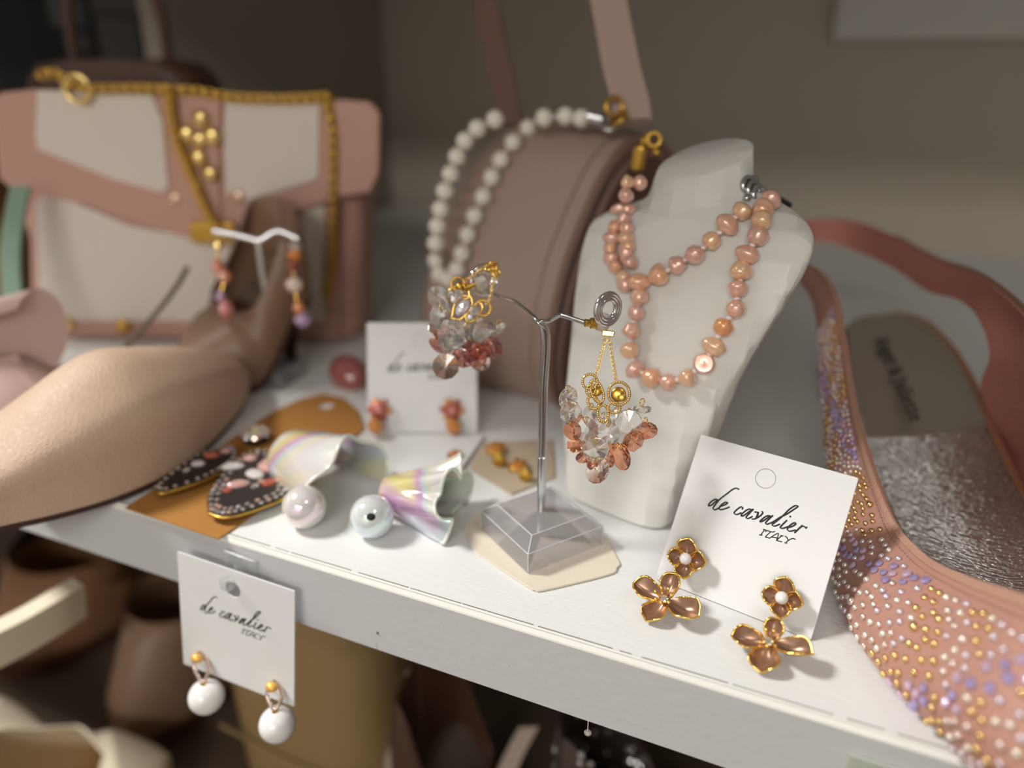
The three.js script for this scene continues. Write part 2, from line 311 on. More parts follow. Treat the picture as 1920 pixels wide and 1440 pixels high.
function jewelCard(label, group, o, ex, ey, holeOpen) {
  const c = thing('earring_card', label, 'earring card', o, group);
  const R = 0.0036, hx = 0.0276, hy = 0.0478, t = 0.0007, n = ex.clone().cross(ey);
  part('card', slab(roundedRect(CARD, CARD, 0.0006, 3, CARD / 2, CARD / 2), o, ex, ey, t, 0.0001, [circle(R, 28, hx, hy)]), cardFace, c);
  if (!holeOpen) part('punched_disc', slab(circle(R - 0.00016, 28, hx, hy), o.clone().addScaledVector(n, -0.00008), ex, ey, t, 0.00005), cardWhite, c);
  return c;
}
jewelCard('white square earring card with black script lettering leaning back beside the beaded shoe', 'lettered earring cards', flowerCard.o.clone().addScaledVector(flowerCard.n, 0.0001), flowerCard.ex, flowerCard.ey, false);

// ---------------------------------------------------------------- flower earrings
function petal(root, tip, n, wide, cup, curl, parent, spin = 0, seedv = 1) {
  const y = tip.clone().sub(root), L = y.length(); y.normalize();
  const z = n.clone().addScaledVector(y, -n.dot(y)).normalize(); const x = y.clone().cross(z);
  if (spin) { x.applyAxisAngle(y, spin); z.applyAxisAngle(y, spin); }
  const prof = (v) => Math.sqrt(Math.max(0, Math.sin(Math.PI * Math.pow(v, 1.25)))) * (0.55 + 0.45 * v) + 0.16 * (1 - v) ** 2, half = (v) => 0.56 * L * wide * prof(v);
  const fn = (u, v) => {
    const a = u * 2 - 1, e = prof(v), wob = 1 + 0.05 * Math.sin(v * 9 + seedv * 2.1 + a * 2);
    return root.clone().addScaledVector(y, L * v * (1 - 0.07 * a * a * e)).addScaledVector(x, a * half(v) * wob)
      .addScaledVector(z, L * (cup * a * a * e * (0.3 + 0.4 * v) + curl * v * v + 0.03 * Math.sin(a * 4 + seedv) * v * e - 0.13 * Math.sin(v * Math.PI) * (1 - a * a)));
  };
  const m = part('petal', sheet(fn, 14, 16, 0.0005), bronzeEnamel, parent);
  const edge = [];
  for (let i = 0; i <= 14; i++) edge.push(fn(0, 0.12 + 0.88 * i / 14));
  for (let i = 1; i < 12; i++) edge.push(fn(i / 12, 1));
  for (let i = 14; i >= 0; i--) edge.push(fn(1, 0.12 + 0.88 * i / 14));
  for (const p of edge) p.addScaledVector(z, -0.00015 + 0.0002 * (hash(edge.indexOf(p), seedv, 5) - 0.5));
  part('rim', tube(edge, 0.00042, 90, 6), gold, m);
  return m;
}
function flowerEarring(label, top, tops, bottom, bots, spread) {
  const { n, ex, ey } = flowerCard;
  const C1 = onFlowerCard(top[0], top[1], 0.0035), e = thing('flower_earring', label, 'earring', onFlowerCard(top[0], top[1]), 'bronze flower earrings on the leaning card');
  tops.forEach(([x, y, w, cup], i) => { const T = onFlowerCard(x, y, 0.0052); petal(C1.clone().addScaledVector(T.clone().sub(C1), 0.06).addScaledVector(n, -0.001), T, n, w, cup, 0.1, e, 0, i + 1); });
  const q = quatTo(n);
  part('pearl', moved(new THREE.SphereGeometry(0.0022, 28, 20), C1.clone().addScaledVector(n, 0.0014)), pearlWhite, e);
  part('ear_post', moved(new THREE.CylinderGeometry(0.0004, 0.0004, 0.006, 8), C1.clone().addScaledVector(n, -0.003), q.clone().multiply(new THREE.Quaternion().setFromAxisAngle(V(1, 0, 0), Math.PI / 2))), gold, e);
  // lower flower hangs over the card's bottom edge and rests on the shelf
  const a = 58 * Math.PI / 180, back = ey.clone().sub(UP.clone().multiplyScalar(ey.y)).normalize(), ey2 = UP.clone().multiplyScalar(Math.cos(a)).addScaledVector(back, Math.sin(a)), n2 = ex.clone().cross(ey2).normalize();
  const C2 = onY(bottom[0], bottom[1], 0.0046);
  bots.forEach(([x, y, w, cup, lift, spin], i) => { const T = onPlane(x, y, C2.clone().addScaledVector(n2, lift), n2); if (T.y < 0.0013) T.copy(onY(x, y, 0.0013)); petal(C2.clone().addScaledVector(T.clone().sub(C2), 0.08), T, n2, w, cup, 0.04, e, spin, i + 5); });
  const g = moved(new THREE.CylinderGeometry(0.0016, 0.0012, 0.0011, 14).rotateX(Math.PI / 2), C2.clone().addScaledVector(n2, 0.0006), quatTo(n2));
  part('setting', g, gold, e);
  part('crystal', brilliant(0.0014, C2.clone().addScaledVector(n2, 0.0021), n2), mirrorGem, e);
  const rad = new THREE.Quaternion();
  for (let i = 0; i < 7; i++) {
    const t = i / 7 * Math.PI * 2 + 0.4, d = ex.clone().multiplyScalar(Math.cos(t)).addScaledVector(ey2, Math.sin(t));
    const p0 = C2.clone().addScaledVector(d, 0.0013), p1 = C2.clone().addScaledVector(d, 0.0029).addScaledVector(n2, 0.0050 + 0.0009 * Math.sin(i * 3));
    part('stamen', merge([tube([p0, p0.clone().lerp(p1, 0.5).addScaledVector(n2, 0.0004), p1], 0.00036, 8, 6), moved(new THREE.SphereGeometry(0.00064, 10, 8), p1)]), gold, e);
  }
  // ring linking the two flowers
  const m = onFlowerCard((top[0] * 0.42 + bottom[0] * 0.58), (top[1] * 0.42 + bottom[1] * 0.58), 0.0012);
  part('link_ring', moved(new THREE.TorusGeometry(0.0013, 0.0003, 8, 18), m, quatTo(ex)), gold, e);
}
function facetted(profile, n, table) {            // flat-shaded solid of revolution, the axis along z
  const g = new THREE.LatheGeometry(profile.map(([r, h]) => v2(r, h)), n).toNonIndexed(); g.rotateX(Math.PI / 2); g.computeVertexNormals(); return g;
}
function brilliant(r, p, n, spin = 0.2) { return moved(facetted([[0, -r * 0.8], [r, -r * 0.08], [r, r * 0.06], [r * 0.58, r * 0.36], [0, r * 0.36]], 10), p, quatTo(n, spin)); }
flowerEarring('bronze flower earring with pearl centre at the card corner beside the white bust',
  [1287.4, 1048], [[1293, 1008, 0.98, 0.5], [1252, 1040, 0.92, 0.5], [1283, 1086, 0.95, 0.5], [1326, 1056, 0.92, 0.55]],
  [1247.5, 1127], [[1188, 1094, 0.72, 0.35, 0.001, 0.25], [1268, 1076, 0.86, 0.4, 0.002, -0.3], [1311, 1158, 0.86, 0.4, 0.001, -0.35], [1212, 1165, 0.88, 0.42, 0, 0.1]]);
flowerEarring('bronze flower earring with pearl centre at the card corner beside the beaded shoe',
  [1467, 1121], [[1476, 1081, 0.98, 0.5], [1428, 1112, 0.92, 0.5], [1465, 1160, 0.95, 0.5], [1507, 1132, 0.92, 0.55]],
  [1443, 1207], [[1372, 1192, 0.72, 0.35, 0.0016, 0.15], [1460, 1160, 0.84, 0.4, 0.002, -0.2], [1524, 1228, 0.70, 0.4, 0.002, -0.5], [1426, 1262, 0.92, 0.42, 0, 0.05]]);

// ---------------------------------------------------------------- jewellery bust and its necklace
const bust = (() => {
  const o = onY(1047, 930), ex = onY(1230, 1003).sub(o).normalize(), back = ex.clone().cross(UP); if (back.dot(dirOf(1200, 700)) < 0) back.negate();
  const a = 18 * Math.PI / 180, tilt = Math.tan(a);
  const t = thing('jewellery_bust', 'white leatherette necklace bust with a slanted flat neck top', 'display bust', o.clone().addScaledVector(ex, 0.0285));
  // rows: [height, left, right, front offset, depth, roundness, slope of the row]
  const H = Math.cos(a);
  const rows = [
    [0.0000, 0.001, 0.049, 0.001, 0.040, 5, 0], [0.0012, -0.0003, 0.0505, 0, 0.042, 5, 0], [0.018, -0.0056, 0.0525, 0, 0.036, 5, 0], [0.037, -0.0099, 0.0575, 0, 0.029, 5, 0], [0.055, -0.0122, 0.0612, 0, 0.024, 4.6, 0],
    [0.068, -0.0135, 0.0642, -0.0003, 0.021, 4.4, 0], [0.085, -0.0157, 0.0700, -0.0006, 0.019, 4, 0], [0.100, -0.0170, 0.0752, -0.0006, 0.0175, 3.8, 0], [0.110, -0.0174, 0.0785, 0.0000, 0.0165, 3.4, 0], [0.118, -0.0165, 0.0797, 0.0004, 0.0165, 3, 0],
    [0.1225, -0.0135, 0.0790, 0.0010, 0.018, 2.7, 0.02], [0.1262, -0.0090, 0.0755, 0.0016, 0.021, 2.4, 0.06], [0.1290, -0.0040, 0.0690, 0.0020, 0.025, 2.2, 0.12], [0.1318, 0.0005, 0.0590, 0.0022, 0.029, 2, 0.2], [0.1350, 0.0030, 0.0505, 0.0022, 0.0315, 2, 0.27], [0.1400, 0.0042, 0.0465, 0.0020, 0.0325, 2, 0.34],
    [0.1470, 0.0048, 0.0447, 0.0018, 0.033, 2, 0.42], [0.1484, 0.0052, 0.0443, 0.0021, 0.0324, 2, 0.42], [0.1489, 0.0060, 0.0435, 0.0029, 0.0308, 2, 0.42],
  ];
  const fine = rows.slice(0, 2);                    // smooth the profile between the measured rows
  for (let i = 1; i < rows.length - 4; i++) for (let k = 1; k <= 4; k++) { const q = [-1, 0, 1, 2].map((j) => rows[Math.min(Math.max(1, i + j), rows.length - 3)]), t = k / 4; fine.push(q[1].map((_, c) => 0.5 * (2 * q[1][c] + (q[2][c] - q[0][c]) * t + (2 * q[0][c] - 5 * q[1][c] + 4 * q[2][c] - q[3][c]) * t * t + (3 * q[1][c] - q[0][c] - 3 * q[2][c] + q[3][c]) * t * t * t))); }
  fine.push(...rows.slice(-3));
  const N = 120, rings = fine.map(([v, l, r, f, d, p, sl]) => {
    const raw = [], len = [0], ring = [], pw = (x) => Math.sign(x) * Math.pow(Math.abs(x), 2 / p);
    for (let i = 0; i <= 720; i++) { const th = i / 720 * 2 * Math.PI; raw.push(v2((l + r) / 2 + (r - l) / 2 * pw(Math.cos(th)), f + d / 2 - d / 2 * pw(Math.sin(th)))); if (i) len.push(len[i - 1] + raw[i].distanceTo(raw[i - 1])); }
    for (let i = 0, k = 0; i < N; i++) {             // points evenly spaced around the outline
      const t = len[720] * i / N; while (len[k + 1] < t) k++;
      const q = raw[k].clone().lerp(raw[k + 1], (t - len[k]) / Math.max(1e-9, len[k + 1] - len[k])), u = q.x, dd = q.y;
      const y = v * H + (dd - f - d / 2) * sl + (u - (l + r) / 2) * sl * 0.42;
      ring.push(o.clone().addScaledVector(ex, u).addScaledVector(back, v * Math.sin(a) + dd).setY(Math.max(0.0003, y)));
    }
    return ring;
  });
  const g = loft(rings); g.deleteAttribute('normal');
  return part('bust_body', toCreasedNormals(g, 0.7), leatherette, t);
})();
bust.updateMatrixWorld(true);
function baroquePearl(v) {                        // lumpy freshwater pearl, unit radius, drill axis along y
  const g = new THREE.SphereGeometry(1, 22, 16), p = g.attributes.position, a = V(0, 0, 0);
  for (let i = 0; i < p.count; i++) {
    a.fromBufferAttribute(p, i); const k = 1 + 0.05 * Math.sin(a.x * 3 + v * 2) + 0.04 * Math.sin(a.y * 5 + v) + 0.04 * Math.cos(a.z * 4 + v * 3);
    const dent = v % 2 ? 1 - 0.10 * Math.exp(-((a.y - 0.1 * v) ** 2) * 22) : 1;
    p.setXYZ(i, a.x * k * dent * (0.97 + 0.05 * (v % 3)), a.y * k * (0.84 + 0.05 * (v % 2)), a.z * k * dent * (v === 2 ? 0.78 : 0.92));
  }
  g.computeVertexNormals(); return g;
}
const pearlShapes = [0, 1, 2, 3, 4].map(baroquePearl);
const discPearl = (() => { const g = new THREE.LatheGeometry([[0, -0.55], [0.6, -0.5], [0.95, -0.2], [1, 0.05], [0.93, 0.34], [0.80, 0.46], [0.72, 0.44], [0.4, 0.42], [0.15, 0.46], [0, 0.48]].map(([r, h]) => v2(Math.max(r, 1e-5), h)), 28); g.rotateX(Math.PI / 2); return g; })();
{
  const strandA = [[1230, 513], [1236, 516], [1269, 496], [1303, 477], [1334, 451], [1364, 421], [1391, 395]];
  const strandB = [[1447, 374], [1431, 392], [1428, 413], [1421, 442], [1401, 476], [1390, 508], [1384, 541], [1379, 579], [1356, 613], [1338, 649], [1320, 682], [1289, 709], [1253, 716], [1221, 708], [1191, 692], [1180, 657], [1183, 620], [1193, 586], [1199, 556], [1199, 528]];
  const leftDouble = [[1176, 341], [1199, 343], [1174, 366], [1161, 392], [1178, 393], [1170, 410], [1152, 426], [1175, 428], [1147, 446], [1174, 446], [1145, 466], [1177, 462], [1146, 484], [1173, 476], [1182, 492], [1154, 500], [1168, 520], [1172, 534]];
  const t = thing('pearl_necklace', 'peach freshwater pearl necklace knotted in two rows around the white bust', 'necklace', bust.parent.position.clone());
  const put = (list, r0, knots) => {
    const pts = list.map(([x, y]) => {
      const h = onMesh(x, y, bust), r = r0 * rr(0.92, 1.06);
      if (h) { const n = h.face.normal.clone(); if (n.dot(towardCam(h.point)) < 0) n.negate(); return { p: h.point.clone().addScaledVector(towardCam(h.point), r * 1.02 / Math.max(0.5, n.dot(towardCam(h.point)))), r, n }; }
      return { p: at(x, y, 0.318), r, n: towardCam(at(x, y, 0.318)) };
    });
    pts.forEach((q, i) => {
      const nx = pts[Math.min(i + 1, pts.length - 1)].p, pv = pts[Math.max(i - 1, 0)].p, ax = nx.clone().sub(pv).normalize();
      const z = towardCam(q.p).addScaledVector(ax, -towardCam(q.p).dot(ax)).normalize();
      const isDisc = Math.abs(list[i][0] - 1320) < 1, m = part('pearl', isDisc ? discPearl : pearlShapes[(i * 3 + list.length) % 5], peachTones[isDisc ? 1 : list[i][0] === 1356 ? 3 : [0, 1, 2, 4][Math.floor(rnd() * 3.99)]], t, q.p, isDisc ? quatTo(towardCam(q.p)) : basisQ(ax.clone().cross(z), ax, z));
      const s = t.children[t.children.length - 1]; s.scale.multiplyScalar(q.r);
      if (knots && i < pts.length - 1 && q.p.distanceTo(nx) < 0.012) part('knot', merge([tube([q.p, nx], 0.0005, 4, 6), moved(new THREE.SphereGeometry(0.00115, 10, 8), q.p.clone().lerp(nx, 0.5), undefined, V(1.1, 0.8, 1))]), threadMat, t);
    });
    return pts;
  };
  put(strandA, 0.0040, true); put(strandB, 0.0041, true); put(leftDouble, 0.0034, false);
  // silver clasp of overlapping hoops behind the right shoulder
  const c = at(1413, 357, 0.305);
  part('clasp', merge([-1, 0, 1].map((k) => moved(new THREE.TorusGeometry(0.0032, 0.0012, 8, 20), c.clone().add(V(k * 0.0022, -k * 0.0016, 0)), quatTo(V(0.8, 0.3, 0.5), k * 0.4)).scale(1, 1, 1)).concat([moved(new THREE.SphereGeometry(0.0022, 12, 10), at(1413, 338, 0.308)), moved(new THREE.SphereGeometry(0.0018, 12, 10), at(1400, 372, 0.302))])), steel, t, null, null, 'dark silver ring clasp');
  const tag1 = thing('hair_clip', 'small black clip behind the shoulder of the white bust', 'clip', at(1466, 379, 0.33));
  part('clip_body', moved(new RoundedBoxGeometry(0.009, 0.0035, 0.003, 2, 0.001), at(1466, 379, 0.33), new THREE.Quaternion().setFromEuler(new THREE.Euler(0, 0.4, -0.5))), blackMat, tag1);
}

// ---------------------------------------------------------------- acrylic T-stand and its two crystal earrings
const ROW = {};
{
  const a = onY(906, 989, 0.0009), b = onY(985, 1079, 0.0009), c = onY(1126, 1024, 0.0009);
  const d = a.clone().add(c).sub(b), ctr = a.clone().add(c).multiplyScalar(0.5);
  const side = (a.distanceTo(b) + b.distanceTo(c)) / 2, ex = c.clone().sub(b).normalize(), ez = ex.clone().cross(UP).normalize();
  const t = thing('earring_stand', 'chrome T-shaped earring stand on a clear sloped-edge acrylic base', 'earring stand', ctr);
  const ring = (k, y) => roundedRect(side * k, side * k, 0.0006, 2).map((p) => ctr.clone().addScaledVector(ex, p.x).addScaledVector(ez, p.y).setY(0.0009 + y));
  const g = loft([ring(0.985, 0), ring(1, 0.0004), ring(1, 0.0088), ring(0.72, 0.0127), ring(0.7, 0.0128)]); g.deleteAttribute('normal');
  part('base', toCreasedNormals(g, 0.35), acrylic, t);
  const c4 = (k, y) => [[-1, -1], [1, -1], [1, 1], [-1, 1]].map(([x, z]) => ctr.clone().addScaledVector(ex, x * side * k / 2).addScaledVector(ez, z * side * k / 2).setY(0.0009 + y)), e0 = c4(0.985, 0.0088), e1 = c4(0.715, 0.01265), e2 = c4(0.985, 0.0006);
  for (let i = 0; i < 4; i++) part('polished_edge', merge([tube([e0[i], e0[(i + 1) % 4]], 0.00022, 2, 6), tube([e1[i], e1[(i + 1) % 4]], 0.00022, 2, 6), tube([e0[i], e1[i]], 0.00022, 2, 6), tube([e2[i], e0[i]], 0.00022, 2, 6)]), std({ color: rgb(0.9, 0.9, 0.92), roughness: 0.15, transmission: 0.3, thickness: 0 }), t);
  // pole: find the height at which its top meets the photographed height
  let H = 0.09; for (let i = 0; i < 40; i++) { const q = onY(1010, 603, H); const dz = q.clone().sub(ctr).dot(V(0, 0, -1).applyQuaternion(camQ).setY(0).normalize()); H += dz * 0.15; }
  ROW.H = H; ROW.ctr = ctr;
  const top = V(ctr.x, H, ctr.z), px = V(1, 0, -0.42).normalize(), y1 = H * 0.40;
  part('sleeve', merge([moved(new THREE.CylinderGeometry(0.00165, 0.0016, y1 - 0.013, 14), V(ctr.x, (y1 + 0.0137) / 2, ctr.z)), moved(new THREE.CylinderGeometry(0.0012, 0.0012, 0.009, 12), V(ctr.x, 0.009, ctr.z))]), steel, t);
  const L1 = onY(968, 567, H), L0 = onY(925, 553, H), R1 = onY(1050, 590, H), R0 = onY(1100, 606, H);
  ROW.L = L0; ROW.R = R0;
  const bend = (list) => list.flatMap((p, i) => (i && i < list.length - 1 ? [p.clone().lerp(list[i - 1], 0.14), p.clone().lerp(p.clone().lerp(list[i - 1], 0.14).lerp(p.clone().lerp(list[i + 1], 0.14), 0.5), 0.5), p.clone().lerp(list[i + 1], 0.14)] : [p]));
  const K1 = onY(1028, 602, H);
  for (const [s, path] of [[-1, [onY(1006, 601, H), L1, L0]], [1, [onY(1012, 604, H), K1, R1, R0]]]) {
    const o = px.clone().multiplyScalar(0.00085 * s);
    part('wire', tube([V(ctr.x, y1 * 0.6, ctr.z).add(o), V(ctr.x, H * 0.7, ctr.z).add(o), V(ctr.x, H - 0.003, ctr.z).add(o), ...bend(path)], 0.00092, 130, 8), steel, t);
  }
  // end rings that carry the earring posts
  const ringN = { l: V(0.75, 0.25, 0.55), r: V(0.85, 0.05, 0.5) };
  const rl = at(908, 525, depthOf(L0)), rg = at(1140, 580, depthOf(R0) - 0.004);
  ROW.rl = rl; ROW.rr = rg;
  for (const [p, n] of [[rl, ringN.l], [rg, ringN.r]]) {
    const q = quatTo(n);
    part('end_ring', merge([0.0036, 0.0047, 0.0057].map((r) => moved(new THREE.TorusGeometry(r, 0.00085, 8, 36), p, q))), chrome, t);
  }
  const card = thing('backing_card', 'small cream cardboard piece lying under the clear acrylic stand base', 'card', ctr.clone().setY(0));
  const out = [[868, 990], [905, 960], [1000, 935], [1110, 985], [1158, 1050], [1157, 1067], [1140, 1080], [1025, 1108], [1003, 1109], [985, 1100], [910, 1050], [890, 1035]].map(([x, y]) => onY(x, y, 0)).map((p) => v2(p.x, -p.z));
  part('card', slab(new THREE.SplineCurve([...out, out[0]]).getPoints(90).slice(0, -1), V(0, 0.0001, 0), V(1, 0, 0), V(0, 0, -1), 0.0008, 0.0002), cardCream, card);
}
const rivoli = (n, h1, h2) => { const g = facetted([[0, -h2], [0.9, -0.07], [1, -0.03], [1, 0.04], [0.93, 0.08], [0, h1]], n); return g; };
const rivolis = [rivoli(12, 0.34, 0.5), rivoli(10, 0.42, 0.52), rivoli(14, 0.28, 0.42), rivoli(8, 0.46, 0.56)];
const gems = { c: clearGem, r: roseGem, k: copperGem, p: peachGem };
function crystals(t, list, depth, grow) {               // [x, y, radius in px, kind, depth offset mm, tilt x, tilt y, squash]
  list.forEach(([x, y, r, k, dz, tx = 0, ty = 0, sq = 1], i) => {
    const d = depth + dz / 1000, p = at(x, y, d), q = quatTo(towardCam(p), i * 0.7).multiply(new THREE.Quaternion().setFromEuler(new THREE.Euler(tx, ty, 0)));
    const m = part('crystal', rivolis[i % 4], gems[k], t, p, q), s = grow * r * d / F; const c = t.children[t.children.length - 1]; c.scale.set(s * sq, s, s * 1.05);
    // wire loop through the drilled top
    const topP = at(x, y - r * 0.86, d);
    part('jump_ring', moved(new THREE.TorusGeometry(0.00125, 0.00022, 6, 16), topP, quatTo(V(0.9, 0.1, 0.4), i)), gold, t);
  });
}
function chain(pts, r, n, mat, parent, name = 'chain') {
  const c = curve(pts), gs = [];
  for (let i = 0; i < n; i++) {
    const p = c.getPointAt((i + 0.5) / n), tg = c.getTangentAt((i + 0.5) / n), side = tg.clone().cross(towardCam(p)).normalize(), z = i % 2 ? side : side.clone().cross(tg).normalize();
    gs.push(moved(new THREE.TorusGeometry(r, r * 0.26, 6, 14), p, basisQ(tg, z.clone().cross(tg).normalize(), z), V(1.35, 0.85, 1)));
  }
  return part(name, merge(gs), mat, parent);
}
const twist = (p, q, r, w, n, arc = Math.PI * 2, a0 = 0) => {   // rope ring: two twined wires
  const out = [];
  for (const ph of [0, Math.PI]) { const pts = []; for (let i = 0; i <= 60; i++) { const a = a0 + arc * i / 60, b = a * n + ph; pts.push(V((r + w * Math.cos(b)) * Math.cos(a), (r + w * Math.cos(b)) * Math.sin(a), w * Math.sin(b)).applyQuaternion(q).add(p)); } out.push(tube(pts, w * 0.95, 110, 6)); }
  return merge(out);
};
{
  const d = depthOf(ROW.L) - 0.003, P = (cx, cy, dz = 0) => at(760 + cx / 5.14, 460 + cy / 5.14, d + dz / 1000);
  const X = (cx) => 760 + cx / 5.14, Y = (cy) => 460 + cy / 5.14;
  const t = thing('crystal_earring', 'cluster earring of clear and rose crystals bunched at the upper stand arm', 'earring', ROW.rl.clone(), 'crystal cluster earrings on the acrylic stand');
  crystals(t, [
    [X(325), Y(510), 21, 'c', 1, 0.5, -0.5], [X(350), Y(695), 21, 'c', 1, 0.2, 0.5], [X(300), Y(795), 13, 'p', 4, 0, 0.6], [X(440), Y(850), 23.5, 'c', -1.5, -0.3, 0.1], [X(455), Y(940), 22.5, 'c', -3, -0.5, -0.2],
    [X(600), Y(855), 18, 'c', 0, 0.2, 0.3], [X(690), Y(800), 18, 'c', 2, 0.3, -0.3], [X(765), Y(835), 20.5, 'c', -2, -0.2, 0.35], [X(905), Y(805), 13, 'c', 3, 0.4, 1.0], [X(640), Y(900), 17, 'c', 1, -0.2, 0.2],
    [X(305), Y(970), 15.5, 'r', 2, 0.3, -1.1], [X(375), Y(880), 17, 'r', 4, 0.2, -0.7], [X(545), Y(1085), 17, 'r', -1, -0.6, -0.2], [X(640), Y(1015), 18, 'r', -1, 0.2, -0.4], [X(680), Y(1085), 17, 'r', 1, -0.5, 0.2], [X(830), Y(985), 19, 'r', 0, 0.1, 0.6], [X(745), Y(1000), 16, 'r', 2, 0.3, 0.1],
    [X(390), Y(1165), 21, 'p', -2, 0.05, 0.05], [X(725), Y(1120), 16, 'p', 4, -0.3, 0.1],
  ], d, 1.22);
  const q1 = quatTo(towardCam(P(500, 500)).add(V(0.2, 0.2, 0)));
  part('rope_ring', twist(P(510, 372), q1, 0.0026, 0.0003, 14), gold, t);
  part('rope_ring', twist(P(748, 602, -1), q1, 0.0031, 0.00032, 16), gold, t);
  part('wire_frame', merge([tube([P(430, 560), P(400, 480), P(440, 415), P(520, 390), P(560, 430)], 0.0004, 30, 6), tube([P(450, 690), P(480, 560), P(550, 490), P(630, 500), P(640, 580), P(560, 690), P(460, 730)], 0.00042, 50, 6), tube([P(570, 660), P(600, 730), P(680, 715), P(700, 650)], 0.0004, 24, 6), tube([P(700, 540), P(740, 580), P(730, 640), P(690, 670)], 0.0005, 24, 6), tube([P(610, 440), P(615, 500), P(560, 520)], 0.0004, 16, 6), tube([P(440, 700), P(520, 715), P(560, 690)], 0.0005, 20, 6)]), gold, t);
  const spot = (cx, cy, r, dz) => brilliant(r * d / F, P(cx, cy, dz), towardCam(P(cx, cy)).add(V(0.1, 0.1, 0)), cx);
  part('chaton', spot(515, 470, 9, -2), mirrorGem, t); part('chaton', spot(668, 633, 9.5, -3), mirrorGem, t); part('chaton', spot(430, 470, 7, -1), clearGem, t);
  const mq = moved(facetted([[0, -0.5], [1, -0.05], [1, 0.05], [0.6, 0.3], [0, 0.34]], 10), P(550, 600, -3), quatTo(towardCam(P(550, 600)), 0.95), V(17 * d / F, 10 * d / F, 10 * d / F)); mq.computeVertexNormals();
  part('marquise_crystal', mq, auroraGem, t);
  for (const [cx, cy] of [[465, 525], [622, 693]]) part('seed_pearl', moved(new THREE.SphereGeometry(5.6 * d / F, 18, 14), P(cx, cy, -2)), pearlWhite, t);
  // post, stopper and the chain draped over the stand's ring
  const a = P(500, 420, 1), b = P(720, 330, 2), ax = b.clone().sub(a).normalize(), qa = new THREE.Quaternion().setFromUnitVectors(UP, ax);
  part('stud_post', merge([moved(new THREE.CylinderGeometry(0.0016, 0.0013, 0.0058, 14), P(640, 385, 1), qa), moved(new THREE.CylinderGeometry(0.0023, 0.0023, 0.0012, 14), P(690, 370, 1), qa), moved(new THREE.SphereGeometry(0.0019, 14, 10), P(525, 400, 0)), moved(new THREE.TorusGeometry(0.0015, 0.0005, 8, 16), P(575, 410, 0), quatTo(ax))]), darkGold, t);
  part('stopper', moved(new THREE.LatheGeometry([v2(1e-5, -0.0024), v2(0.0030, -0.0024), v2(0.0032, -0.0006), v2(0.0025, 0.0002), v2(0.0026, 0.0018), v2(0.0016, 0.0026), v2(1e-5, 0.0026)], 22), P(725, 365, 1), qa), silicone, t);
  chain([P(585, 335), P(650, 290, -3), P(720, 235, -3), P(800, 190, -2), P(845, 185)], 0.0007, 13, paleGold, t);
  chain([P(870, 270, -2), P(850, 350, -3), P(835, 430, -3), P(815, 510, -2), P(780, 560, -2)], 0.0007, 13, paleGold, t);
  part('clasp_links', merge([[800, 205], [835, 185], [862, 215], [845, 240], [875, 265], [855, 285]].map(([x, y], i) => moved(new THREE.TorusGeometry(0.0016, 0.0005, 7, 16), P(x, y, -1 + i % 2), quatTo(V(Math.sin(i * 2), Math.cos(i * 3), 0.8))))), gold, t);
}
